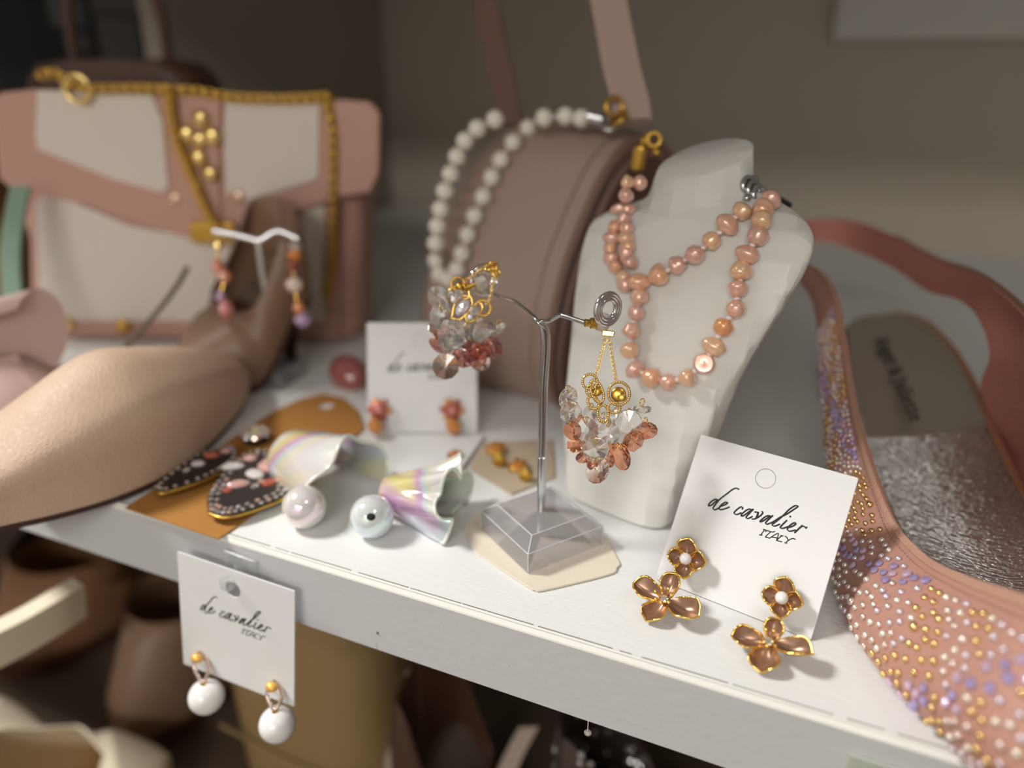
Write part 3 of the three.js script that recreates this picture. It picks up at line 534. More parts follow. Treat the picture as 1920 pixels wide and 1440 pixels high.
{
  const d = depthOf(ROW.R) + 0.001, P = (cx, cy, dz = 0) => at(1000 + cx / 3.6, 520 + cy / 3.6, d + dz / 1000), X = (cx) => 1000 + cx / 3.6, Y = (cy) => 520 + cy / 3.6;
  const t = thing('crystal_earring', 'chandelier earring with clear and copper crystals hanging by two chains before the bust', 'earring', ROW.rr.clone(), 'crystal cluster earrings on the acrylic stand');
  crystals(t, [
    [X(235), Y(815), 20, 'c', 1, 0.3, 0.7], [X(255), Y(915), 21, 'c', 0, 0.4, 0.3], [X(390), Y(920), 15, 'c', 3, 0, 0], [X(360), Y(1030), 21, 'c', -1.5, -0.2, 0.1], [X(420), Y(1165), 22.5, 'c', -2.5, -0.2, -0.3],
    [X(510), Y(1050), 20, 'c', -1, 0.1, 0.2], [X(645), Y(975), 22, 'c', -3, -0.1, 0.2], [X(735), Y(890), 16, 'c', 2, 0.2, 1.1], [X(560), Y(950), 16, 'c', 1, 0.2, 0.2], [X(470), Y(985), 16, 'c', 2, 0.1, -0.2],
    [X(265), Y(1035), 17, 'k', 0, 0.1, -0.5], [X(290), Y(1125), 17, 'k', 2, -0.4, 0.4], [X(340), Y(1215), 14, 'k', 1, -0.2, -0.8], [X(500), Y(1230), 15, 'k', 1, -0.4, 0.4], [X(595), Y(1215), 23, 'k', -2, 0, 0.3, 0.66], [X(675), Y(1105), 20, 'k', -2, -0.6, 0.1], [X(755), Y(1035), 21, 'k', -1, 0, 0.5, 0.8], [X(520), Y(1140), 16, 'k', 2, 0.2, 0.1], [X(300), Y(980), 14, 'k', 3, 0.2, -0.1], [X(410), Y(1250), 14, 'k', 2, 0, 0],
    [X(435), Y(1300), 24, 'p', -1, -0.7, 0.1],
  ], d, 1.12);
  const q = quatTo(towardCam(P(480, 800)));
  const beadLoop = (list, closed) => { const c = curve(list.map(([x, y]) => P(x, y, -1)), closed), n = Math.round(c.getLength() / 0.00075), gs = [tube(list.map(([x, y]) => P(x, y, -0.6)), 0.00055, 40, 6, closed)]; for (let i = 0; i < n; i++) gs.push(moved(new THREE.SphereGeometry(0.00042, 7, 5), c.getPointAt(i / n).addScaledVector(towardCam(P(480, 800)), 0.0003))); return merge(gs); };
  const oval = (cx, cy, rx, ry, a0 = 0) => Array.from({ length: 12 }, (_, i) => { const a = i / 12 * 2 * Math.PI; return [cx + rx * Math.cos(a) * Math.cos(a0) - ry * Math.sin(a) * Math.sin(a0), cy + rx * Math.cos(a) * Math.sin(a0) + ry * Math.sin(a) * Math.cos(a0)]; });
  for (const [cx, cy, rx, ry, a] of [[382, 705, 50, 50, 0], [430, 770, 38, 80, -0.35], [578, 785, 72, 78, 0], [470, 920, 36, 58, 0], [405, 845, 34, 46, -0.6], [545, 880, 40, 36, 0.3], [390, 760, 30, 36, 0.5]]) part('filigree_loop', beadLoop(oval(cx, cy, rx, ry, a), true), paleGold, t);
  part('filigree_plate', merge([[575, 790, 52], [430, 770, 34], [600, 810, 30]].map(([x, y, r], i) => moved(new THREE.SphereGeometry(r / 3.6 * d / F, 16, 12), P(x, y, 0.8 - i * 0.8), q, V(1, 1, 0.35)))), darkGold, t);
  chain([P(487, 420), P(465, 500), P(445, 580), P(425, 655)], 0.00072, 17, paleGold, t);
  chain([P(513, 420), P(525, 500), P(540, 590), P(556, 695)], 0.00072, 19, paleGold, t);
  part('bar_link', moved(new RoundedBoxGeometry(0.0044, 0.0022, 0.0016, 2, 0.0004), P(505, 380, -1), q), gold, t);
  const a = P(360, 305, -2), b = P(540, 310, 0), ax = b.clone().sub(a).normalize(), qa = new THREE.Quaternion().setFromUnitVectors(UP, ax);
  part('stud_post', merge([moved(new THREE.CylinderGeometry(0.0012, 0.0015, 0.003, 12), P(375, 308, -2), qa), moved(new THREE.CylinderGeometry(0.0020, 0.0020, 0.0036, 14), P(420, 310, -1), qa)]), darkGold, t);
  part('stopper', moved(new THREE.LatheGeometry([v2(1e-5, -0.002), v2(0.0030, -0.002), v2(0.0036, 0), v2(0.003, 0.002), v2(1e-5, 0.0022)], 22), P(462, 300, -1), qa), silicone, t);
}

// ---------------------------------------------------------------- beaded slingback shoe
{
  const t = thing('beaded_shoe', 'pink slingback shoe covered in gold, pearl and violet beads, silver insole, toe at front edge', 'shoe', V(0.035, 0, -0.1));
  const Bz = [[1484, 512, -0.24], [1520, 560, -0.21], [1533, 630, -0.185], [1537, 700, -0.165], [1545, 780, -0.145], [1549, 860, -0.125], [1553, 940, -0.106], [1558, 1010, -0.088]];
  const Tz = [[1484, 482, -0.245], [1540, 510, -0.212], [1568, 562, -0.187], [1582, 635, -0.168], [1592, 705, -0.148], [1605, 775, -0.128], [1628, 850, -0.108], [1652, 918, -0.09], [1684, 985, -0.073], [1742, 1045, -0.055], [1815, 1080, -0.038], [1890, 1104, -0.024], [1965, 1126, -0.012]];
  const bot = Bz.map((p) => onZ(...p)).concat([[1563, 1090], [1600, 1190], [1680, 1295], [1760, 1375], [1830, 1440], [1915, 1525]].map(([x, y]) => onY(x, y, 0.0016)));
  const top = Tz.map((p) => onZ(...p)); top.push(onZ(2050, 1160, -0.004));
  // toe beyond the frame: the lower line curls round the tip, the upper line stays on the throat
  const heelL = onZ(1450, 470, -0.285);
  bot.unshift(heelL.clone().add(V(0, -0.006, 0))); top.unshift(heelL.clone().add(V(0, 0.006, 0)));
  bot.push(V(0.082, 0.0016, 0.034), V(0.105, 0.0016, 0.030)); top.push(V(0.086, 0.050, -0.004), V(0.102, 0.048, -0.014));
  const cb = curve(bot), ct = curve(top), cb2 = resample(bot, bot.length), n = bot.length - 1;
  const upper = (s, v) => {                       // s along the shoe, v from sole to topline
    const a = cb.getPoint(s), b = ct.getPoint(s), k = THREE.MathUtils.smoothstep(s, 0.45, 0.8), h = a.distanceTo(b);
    const p = a.clone().lerp(b, v), tg = cb.getTangent(s), across = b.clone().sub(a).normalize(), out = across.clone().cross(tg).normalize();
    if (out.x > 0 && s < 0.6 || out.dot(towardCam(p)) < 0) out.negate();
    return p.addScaledVector(out, h * (0.06 + 0.20 * k) * Math.sin(Math.PI * Math.pow(v, 0.7)));
  };
  part('upper', sheet((u, v) => upper(v, u), 26, 120, 0.0022, 1), shoePink, t);
  const topE = []; for (let i = 0; i <= 90; i++) topE.push(upper(i / 90, 0.995).add(V(0, 0.0003, 0)));
  part('topline_binding', sheet((u, v) => { const s = v, p = upper(s, 0.99), q = upper(s, 0.925); return p.clone().lerp(q, u).addScaledVector(towardCam(p), 0.0005); }, 4, 110, 0.0011, 0.5), shoeBinding, t);
  const st = []; for (let i = 0; i < 150; i++) { const s = 0.12 + 0.8 * i / 150, p = upper(s, 0.875).add(towardCam(upper(s, 0.875)).multiplyScalar(0.0003)), q = upper(s + 0.003, 0.875).add(towardCam(p).multiplyScalar(0.0003)); st.push(tube([p, q], 0.00022, 2, 5)); }
  part('stitching', merge(st), std({ color: rgb(0.40, 0.24, 0.20), roughness: 0.8 }), t).userData.kind = 'stuff';
  // inside of the far quarter and the sling strap
  const qt = [[1450, 462, -0.29], [1496, 418, -0.32], [1545, 411, -0.33], [1600, 414, -0.325], [1680, 444, -0.295], [1760, 488, -0.26], [1830, 512, -0.225], [1890, 552, -0.19], [1950, 610, -0.16], [2030, 700, -0.125], [2110, 820, -0.09], [2160, 960, -0.06], [2180, 1080, -0.035]].map((p) => onZ(...p));
  const qb = [[1452, 492, -0.288], [1498, 460, -0.32], [1545, 452, -0.33], [1600, 466, -0.325], [1678, 500, -0.297], [1745, 545, -0.262], [1812, 566, -0.228], [1846, 606, -0.205], [1862, 660, -0.196], [1846, 724, -0.205], [1880, 812, -0.178], [1935, 930, -0.13], [2010, 1060, -0.09]];
  const qbp = qb.map((p, i) => (i < 10 ? onZ(...p) : onY(p[0], p[1], [0.017, 0.009, 0.006][i - 10])));
  const ca = curve(qt), cb3 = curve(qbp);
  part('quarter_lining', sheet((u, v) => { const a = ca.getPoint(v), b = cb3.getPoint(v); return b.clone().lerp(a, u).add(V(0.010 * Math.sin(u * Math.PI) * THREE.MathUtils.smoothstep(v, 0.5, 0.8), 0, 0)); }, 20, 110, 0.002, 0), shoeLining, t);
  part('quarter_binding', tube(qt.slice(4).map((p) => p.clone().add(V(0, 0.0004, 0))), 0.0011, 80, 7), shoeBinding, t);
  // insole, its edge, sole and heel
  const IL = [[1640, 592, 0.030], [1596, 606, 0.030], [1590, 652, 0.029], [1596, 705, 0.027], [1610, 770, 0.022], [1630, 850, 0.015], [1660, 930, 0.009], [1700, 1010, 0.006], [1800, 1130, 0.005], [1930, 1240, 0.005]];
  const IR = [[1660, 590, 0.030], [1712, 600, 0.030], [1762, 640, 0.029], [1798, 690, 0.027], [1828, 750, 0.022], [1862, 832, 0.015], [1908, 925, 0.009], [1975, 1030, 0.006], [2070, 1170, 0.005], [2150, 1270, 0.005]];
  const il = curve(IL.map((p) => onY(...p))), ir = curve(IR.map((p) => onY(...p)));
  const ins = (u, v) => { const a = il.getPoint(v), b = ir.getPoint(v); return a.lerp(b, u); };
  part('insole', sheet((u, v) => ins(u, v).add(V(0, 0.0012 * (Math.abs(u - 0.5) * 2) ** 3, 0)), 18, 70, 0.0012, 1), silverFoil, t);
  part('heel_pad', sheet((u, v) => ins(u * 0.98 + 0.01, v * 0.52 + 0.004).add(V(0, 0.0007 + 0.0012 * (Math.abs(u - 0.5) * 2) ** 3, 0)), 18, 40, 0.0009, 1), std({ color: rgb(0.50, 0.46, 0.39), metalness: 0.75, roughness: 0.42 }), t);
  part('insole_edge', sheet((u, v) => { const p = ir.getPoint(lerp(0.02, 1, v)), c = il.getPoint(lerp(0.02, 1, v)), o = p.clone().sub(c).setY(0).normalize(); return p.addScaledVector(o, lerp(0, 0.0042, u)).add(V(0, 0.0008 * Math.sin(u * 3.1) + 0.0012, 0)); }, 5, 70, 0.0012, 0.5), weltMat, t);
  const under = (u, v) => { const p = ins(lerp(-0.06, 1.1, u), v); return p.setY(Math.max(0.0004, p.y - 0.0042)); };
  part('sole', sheet(under, 10, 70, 0.0036, 0.5), shoeSoleMat, t);
  const hc = ins(0.5, 0.16), hr = (k, y) => Array.from({ length: 28 }, (_, i) => { const a = i / 28 * 2 * Math.PI; return V(hc.x + 0.019 * k * Math.cos(a), y, hc.z + 0.022 * k * Math.sin(a)); });
  part('heel', loft([hr(0.7, 0.0002), hr(0.72, 0.004), hr(0.8, 0.015), hr(1, hc.y - 0.004)]), shoeSoleMat, t);
  // name stamped on the insole
  {
    const c = document.createElement('canvas'); c.width = 1024; c.height = 192; const g = c.getContext('2d'); g.fillStyle = '#7f7765'; g.fillRect(0, 0, 1024, 192); g.fillStyle = '#0c0b0a'; g.font = 'bold 150px serif'; g.textBaseline = 'middle'; g.textAlign = 'center'; g.fillText('Roger & Juliette', 512, 100, 1000);
    const tx = new THREE.CanvasTexture(c); tx.colorSpace = THREE.SRGBColorSpace; tx.magFilter = THREE.LinearFilter;
    const A = [[1626, 636], [1700, 782]].map(([x, y]) => [x, y]);
    // letters read down the insole: u runs from heel to toe, v across
    const p00 = [1629, 637], p10 = [1699, 800], p01 = [1676, 627], p11 = [1744, 784];
    const hAt = (y) => lerp(0.0295, 0.0225, (y - 630) / 150) + 0.0024;
    const cn = (p) => onY(p[0], p[1], hAt(p[1]));
    const a = cn(p00), b = cn(p10), d = cn(p01), e = cn(p11);
    const gq = new THREE.PlaneGeometry(1, 1, 24, 4), pp = gq.attributes.position, uvs = gq.attributes.uv;
    for (let i = 0; i < pp.count; i++) { const u = uvs.getX(i), v = uvs.getY(i); const q = a.clone().lerp(b, u).lerp(d.clone().lerp(e, u), v); pp.setXYZ(i, q.x, q.y + 0.0003, q.z); }
    gq.computeVertexNormals();
    const lm = std({ color: rgb(1, 1, 1), map: tx, metalness: 0.8, roughness: 0.4 }); const am = document.createElement('canvas'); am.width = 1024; am.height = 192; const h = am.getContext('2d'); h.fillStyle = '#000'; h.fillRect(0, 0, 1024, 192); h.fillStyle = '#fff'; h.font = g.font; h.textBaseline = 'middle'; h.textAlign = 'center'; h.fillText('Roger & Juliette', 512, 100, 1000);
    lm.alphaMap = new THREE.CanvasTexture(am); lm.alphaMap.magFilter = THREE.LinearFilter; lm.alphaTest = 0.5; lm.metalness = 0; lm.color.setRGB(0.5, 0.5, 0.5); lm.map = null; lm.color.setRGB(0.012, 0.011, 0.01);
    part('stamped_name', gq, lm, t);
  }
  // beads: blue-noise scatter over the outside, the nearest three hundred as parts
  const metals = [std({ color: rgb(0.85, 0.61, 0.27), metalness: 1, roughness: 0.2 }), std({ color: rgb(0.80, 0.66, 0.60), metalness: 0.7, roughness: 0.2 }), std({ color: rgb(0.72, 0.62, 0.68), metalness: 0.6, roughness: 0.2 }), std({ color: rgb(0.86, 0.80, 0.70), metalness: 0.6, roughness: 0.22 })];
  const violets = [std({ color: rgb(0.58, 0.46, 0.82), metalness: 0.5, roughness: 0.08, iridescence: 1, iridescenceIOR: 1.8, iridescenceThicknessRange: [100, 360] }), std({ color: rgb(0.80, 0.60, 0.78), metalness: 0.45, roughness: 0.08, iridescence: 1, iridescenceIOR: 1.8, iridescenceThicknessRange: [100, 300] })];
  const ball = new THREE.SphereGeometry(1, 12, 8), facet = facetted([[0, -0.5], [1, -0.2], [1, 0.1], [0.62, 0.55], [0, 0.6]], 8);
  const spots = [], cell = new Map(), key = (p) => [p.x, p.y, p.z].map((c) => Math.floor(c / 0.0026)).join();
  const s0 = seed; seed = 99;
  for (let i = 0; i < 30000 && spots.length < 1500; i++) {
    const s = rr(0.19, 0.90), v = rr(0.03, lerp(0.84, 0.80, s)), p = upper(s, v), big = rnd() < 0.06, sp = lerp(0.00205, 0.0034, THREE.MathUtils.smoothstep(s, 0.42, 0.66)) * (big ? 1.2 : 1);
    let ok = true; const [a, b, c] = [p.x, p.y, p.z].map((k) => Math.floor(k / 0.0026));
    for (let x = -1; x < 2 && ok; x++) for (let y = -1; y < 2 && ok; y++) for (let z = -1; z < 2 && ok; z++) for (const q of cell.get([a + x, b + y, c + z].join()) ?? []) if (q.distanceTo(p) < sp) { ok = false; break; }
    if (!ok) continue;
    const k = key(p); if (!cell.has(k)) cell.set(k, []); cell.get(k).push(p);
    const e = 0.004, n = upper(s + e, v).sub(upper(s - e, v)).cross(upper(s, v + 0.02).sub(upper(s, v - 0.02))).normalize(); if (n.dot(towardCam(p)) < -0.2 || (n.x > 0.3 && s < 0.5)) n.negate();
    // swirling bands of gold, pearl and violet
    const band = Math.sin(s * 46 + 5 * v + 2.2 * Math.sin(s * 13 + v * 4)), viol = Math.sin(s * 27 - v * 6 + 1.5) > 0.72;
    const kind = viol && rnd() < 0.75 ? 'v' : band > 0.35 ? 'g' : 'w';
    const r = (kind === 'v' ? rr(0.00115, 0.0014) : big ? 0.0013 : rr(0.00092, 0.00104)) * lerp(0.92, 1.2, THREE.MathUtils.smoothstep(s, 0.42, 0.66));
    spots.push({ p, n, r, kind, d: depthOf(p) });
  }
  seed = s0;
  spots.sort((a, b) => b.r / b.d - a.r / a.d || a.p.x - b.p.x);
  const inView = (p) => { const q = p.clone().sub(CAM).applyQuaternion(camQ.clone().invert()); const x = 960 - F * q.x / q.z, y = 720 + F * q.y / q.z; return x > 0 && x < 1920 && y < 1440; };
  const first = spots.filter((q) => inView(q.p)).slice(0, 300), rest = spots.filter((q) => !first.includes(q));
  const look = (q, i) => (q.kind === 'v' ? violets[i % 2] : q.kind === 'g' ? metals[0] : metals[1 + i % 3]);
  const place = (q) => new THREE.Matrix4().compose(q.p.clone().addScaledVector(q.n, q.r * 0.35), quatTo(q.n, q.r * 1e5), V(q.r, q.r, q.r * (q.kind === 'v' ? 0.8 : 0.85)));
  t.updateMatrixWorld(true);
  first.forEach((q, i) => { const m = new THREE.Mesh(q.kind === 'v' ? facet : ball, look(q, i)); m.name = 'bead'; m.castShadow = m.receiveShadow = true; m.applyMatrix4(t.matrixWorld.clone().invert().multiply(place(q))); t.add(m); });
  const groups = new Map(); rest.forEach((q, i) => { const m = look(q, i), k = m.uuid; if (!groups.has(k)) groups.set(k, [m, q.kind === 'v' ? facet : ball, []]); groups.get(k)[2].push(q); });
  for (const [m, g, list] of groups.values()) { const im = new THREE.InstancedMesh(g, m, list.length); im.name = 'small_beads'; im.userData.kind = 'stuff'; im.castShadow = im.receiveShadow = true; list.forEach((q, i) => im.setMatrixAt(i, t.matrixWorld.clone().invert().multiply(place(q)))); t.add(im); }
}

// ---------------------------------------------------------------- card hanging on the shelf front with two pearl drops
{
  const tl = V(-0.2334, -0.0071, 0.0079), tr = V(-0.1766, -0.0115, 0.0046), bl = V(-0.2375, -0.0642, 0.0128);
  const ex = tr.clone().sub(tl).normalize(), n = ex.clone().cross(tl.clone().sub(bl)).normalize(), ey = n.clone().cross(ex).normalize(), o = tl.clone().addScaledVector(ey, -CARD);
  jewelCard('white lettered earring card hanging from a clear hook on the shelf front edge', 'lettered earring cards', o, ex, ey, true);
  const P = (x, y, lift = 0) => onPlane(x, y, o.clone().addScaledVector(n, lift), n);
  const hk = thing('clear_hook', 'clear plastic adhesive hook on the shelf front holding the hanging card', 'hook', P(440, 1085));
  part('hook_plate', moved(new RoundedBoxGeometry(0.017, 0.0115, 0.0022, 3, 0.0009), V(onZ(453, 1062, 0.0012).x, onZ(453, 1062, 0.0012).y, 0.0012), new THREE.Quaternion().setFromEuler(new THREE.Euler(0, 0, -0.06))), clearFilm, hk);
  const hp = P(437, 1093);
  part('hook_tongue', tube([V(hp.x, hp.y + 0.006, 0.0022), V(hp.x, hp.y + 0.002, 0.004), hp.clone().addScaledVector(n, 0.0015), hp.clone().addScaledVector(n, 0.0040).add(V(0, 0.0012, 0)), hp.clone().addScaledVector(n, 0.0042).add(V(0, 0.0045, 0))], 0.0021, 24, 12), clearFilm, hk);
  const drop = (label, px, py, hx, hy) => {
    const c = P(px, py, 0.0068), e = thing('pearl_drop_earring', label, 'earring', P(hx, hy), 'pearl drop earrings on the hanging card');
    const r = 0.0075; part('pearl', moved(new THREE.SphereGeometry(r, 40, 28), c), pearlWhite, e);
    const up = c.clone().add(V(0, r + 0.0005, 0)), h = P(hx, hy, 0.0036), hole = P(hx + 4, hy - 12, 0.0004);
    part('pearl_cap', moved(new THREE.ConeGeometry(0.0022, 0.0018, 14, 1), c.clone().add(V(0, r + 0.0002, 0))), gold, e);
    part('gold_bead', moved(new THREE.SphereGeometry(0.0024, 14, 10), h, undefined, V(1.15, 0.85, 0.9)), std({ color: rgb(0.85, 0.50, 0.12), metalness: 0.5, roughness: 0.45 }), e);
    part('wire_hoop', tube([hole, h.clone().add(V(-0.0004, 0.0008, 0.0006)), h.clone().lerp(up, 0.4).add(V(-0.0024, 0, 0.0006)), up.clone().add(V(-0.0003, 0, 0)), h.clone().lerp(up, 0.55).add(V(0.0026, 0, -0.002)), h.clone().lerp(hole, 0.3).add(V(0.0024, -0.0012, -0.002))], 0.0008, 50, 7), std({ color: rgb(0.80, 0.60, 0.52), metalness: 0.8, roughness: 0.2 }), e);
    const k = V(up.x - h.x, up.y - h.y, up.z - h.z);
    for (let i = 0; i < 4; i++) part('tiny_crystal', brilliant(0.00085, h.clone().addScaledVector(k, 0.25 + i * 0.2).add(V(-0.0014 + i * 0.0005, 0, 0.0014)), n), mirrorGem, e);
    part('card_hole', moved(new THREE.CylinderGeometry(0.0006, 0.0006, 0.0006, 12), P(hx + 4, hy - 12, 0.0007), quatTo(n).multiply(new THREE.Quaternion().setFromAxisAngle(V(1, 0, 0), Math.PI / 2))), blackMat, e);
  };
  drop('left of the two white pearl drop earrings on the hanging card', 387, 1306, 369, 1234);
  drop('right of the two white pearl drop earrings on the hanging card', 520, 1358, 509, 1288);
  const lh = thing('label_holder', 'clear plastic price label pocket on the shelf front below the beaded shoe', 'label holder', onZ(1670, 1440, 0.001));
  const a = onZ(1592, 1408, 0.0006); part('plastic_pocket', moved(new RoundedBoxGeometry(0.05, 0.02, 0.0012, 2, 0.0005), a.clone().add(V(0.025, -0.0105, 0.0002))), std({ color: rgb(0.9, 0.93, 0.88), roughness: 0.25, transmission: 0.75, thickness: 0 }), lh);
  const nl = thing('nail', 'rusty little nail head in the white shelf front', 'nail', onZ(708, 1187, 0));
  part('nail_head', moved(new THREE.SphereGeometry(0.0005, 10, 8), onZ(708, 1187, 0.0001), undefined, V(1, 1.3, 0.6)), seamDark, nl);
  part('rust_run', moved(new THREE.BoxGeometry(0.0003, 0.0032, 0.00008), onZ(707, 1212, 0.00002)), std({ color: rgb(0.42, 0.40, 0.32), roughness: 0.9 }), nl);
  const cd = thing('crystal_drop', 'tiny sparkling crystal hanging beneath the shelf front edge', 'crystal', onZ(1102, 1374, -0.006));
  part('crystal', brilliant(0.0014, onZ(1102, 1374, -0.006), V(0.2, 0.3, 1)), mirrorGem, cd);
  part('hanging_thread', tube([onZ(1102, 1370, -0.006), onZ(1102, 1370, -0.006).add(V(0, 0.006, 0))], 0.0002, 3, 5), threadMat, cd);
}

// ---------------------------------------------------------------- kraft tag with two crystal wing earrings
{
  const pts = [[235, 955], [410, 1013], [560, 910], [684, 806], [672, 772], [644, 748], [604, 740], [560, 752], [512, 774]].map(([x, y]) => onY(x, y)).map((p) => v2(p.x, -p.z));
  const hc = onY(612, 763), t = thing('kraft_tag', 'brown kraft cardboard tag with punched hole lying under black crystal earrings', 'cardboard tag', V(hc.x, 0, hc.z));
  part('card', slab(pts, V(0, 0.0002, 0), V(1, 0, 0), V(0, 0, -1), 0.0007, 0.0001, [circle(0.0042, 22, hc.x, -hc.z)]), kraft, t);
  const plateY = 0.0052;
  const wing = (label, outline, y, gemsList, rows) => {
    const e = thing('wing_earring', label, 'earring', onY(...outline[0], y), 'black crystal wing earrings on the kraft tag');
    const o2 = outline.map(([x, yy]) => onY(x, yy, y)).map((p) => v2(p.x, -p.z)), sm = new THREE.SplineCurve([...o2, o2[0]]).getPoints(80).slice(0, -1);
    part('plate', slab(sm, V(0, y - 0.0008, 0), V(1, 0, 0), V(0, 0, -1), 0.0014, 0.0004), blackPlate, e);
    part('gold_edge', tube(sm.map((p) => V(p.x, y - 0.0009, -p.y)), 0.0008, 160, 6, true), darkGold, e);
    part('foot', merge([0.3, 0.7].map((k) => { const a = sm[Math.floor(sm.length * k)], b = sm[Math.floor(sm.length * ((k + 0.5) % 1))]; return moved(new THREE.CylinderGeometry(0.0012, 0.0012, y - 0.0012, 8), V((a.x + b.x) / 2, (y - 0.0012) / 2 + 0.0009, -(a.y + b.y) / 2)); })), darkGold, e);
    const ctr = sm.reduce((s, p) => s.add(p), v2(0, 0)).multiplyScalar(1 / sm.length), q = quatTo(UP);
    const put = (p, r, m, sx = 1, sp = 0) => { const g = moved(facetted([[0, -0.2], [1, -0.15], [1, 0.1], [0.6, 0.45], [0, 0.5]], 9), V(p.x, y + 0.0008, -p.y), quatTo(UP, sp), V(r * sx, r, r)); g.computeVertexNormals(); part('rhinestone', g, m, e); };
    for (const [inset, n, r] of rows) for (let i = 0; i < n; i++) { const f = i / n * sm.length, p = sm[Math.floor(f)].clone().lerp(sm[(Math.floor(f) + 1) % sm.length], f % 1), dir = ctr.clone().sub(p); put(p.addScaledVector(dir.normalize(), inset), r, i % 9 === 4 ? auroraGem : i % 5 ? mirrorGem : peachMirror); }
    for (const [x, yy, r, m, sx, sp] of gemsList) { const p = onY(x, yy, y); put(v2(p.x, -p.z), r, m, sx, sp); }
    return e;
  };
  const peachMirror = std({ color: rgb(0.75, 0.5, 0.42), metalness: 0.5, roughness: 0.1 }), pinkGem = std({ color: rgb(0.66, 0.40, 0.37), metalness: 0.15, roughness: 0.1, clearcoat: 1 }), whiteGem = std({ color: rgb(0.75, 0.72, 0.70), metalness: 0.2, roughness: 0.1, clearcoat: 1 }), redGem = std({ color: rgb(0.55, 0.14, 0.09), metalness: 0.3, roughness: 0.1, clearcoat: 1 });
  wing('black leaf earring edged with grey crystals lying at the open middle of the kraft tag', [[393, 960], [391, 932], [404, 908], [430, 876], [462, 852], [500, 846], [528, 870], [540, 905], [535, 928], [500, 945], [450, 962], [415, 967]], plateY, [
    [436, 877, 0.0030, whiteGem, 1.9, 0.5], [470, 862, 0.0026, pinkGem, 1.3, 0.3], [478, 892, 0.0034, whiteGem, 1.5, -0.2], [508, 876, 0.0060, pinkGem, 1, 0.4], [447, 911, 0.0030, pinkGem, 1.7, 0.7], [427, 922, 0.0018, redGem, 1.3, 0.5], [505, 908, 0.0026, redGem, 1.3, 1.2], [478, 914, 0.0018, mirrorGem], [490, 905, 0.0016, peachMirror],
  ], [[0.0014, 34, 0.0011], [0.0044, 26, 0.0011]]);
  wing('black leaf earring half hidden beneath the beige shoe', [[290, 917], [318, 891], [360, 858], [404, 842], [437, 838], [444, 858], [418, 880], [375, 901], [309, 921]], plateY, [
    [398, 856, 0.0026, redGem, 1.6, 0.5], [424, 848, 0.0022, pinkGem, 1.3, 0.4], [372, 872, 0.0024, whiteGem, 1.4, 0.5], [350, 884, 0.0018, mirrorGem],
  ], [[0.0014, 28, 0.0010]]);
  const flowerStud = (label, x, y) => { const e = thing('crystal_stud', label, 'earring', onY(x, y, 0.004), 'crystal flower studs on the kraft tag'); const c = onY(x, y, 0.006); part('plate', moved(new THREE.CylinderGeometry(0.0075, 0.006, 0.0035, 20), c.clone().setY(0.0034)), blackPlate, e); for (let i = 0; i < 8; i++) { const a = i / 8 * 6.283, p = c.clone().add(V(0.0058 * Math.cos(a), 0.0004, 0.0058 * Math.sin(a))); part('rhinestone', brilliant(0.0024, p, V(Math.cos(a) * 0.5, 1, Math.sin(a) * 0.5)), [mirrorGem, peachMirror, whiteGem][i % 3], e); } part('rhinestone', brilliant(0.0036, c.clone().add(V(0, 0.001, 0)), UP), std({ color: rgb(0.78, 0.74, 0.52), metalness: 0.5, roughness: 0.1 }), e); };
  flowerStud('round flower stud of pale crystals at the tip of the earring under the beige shoe', 479, 811); flowerStud('round flower stud of pale crystals tucked behind the iridescent petal', 543, 832);
}

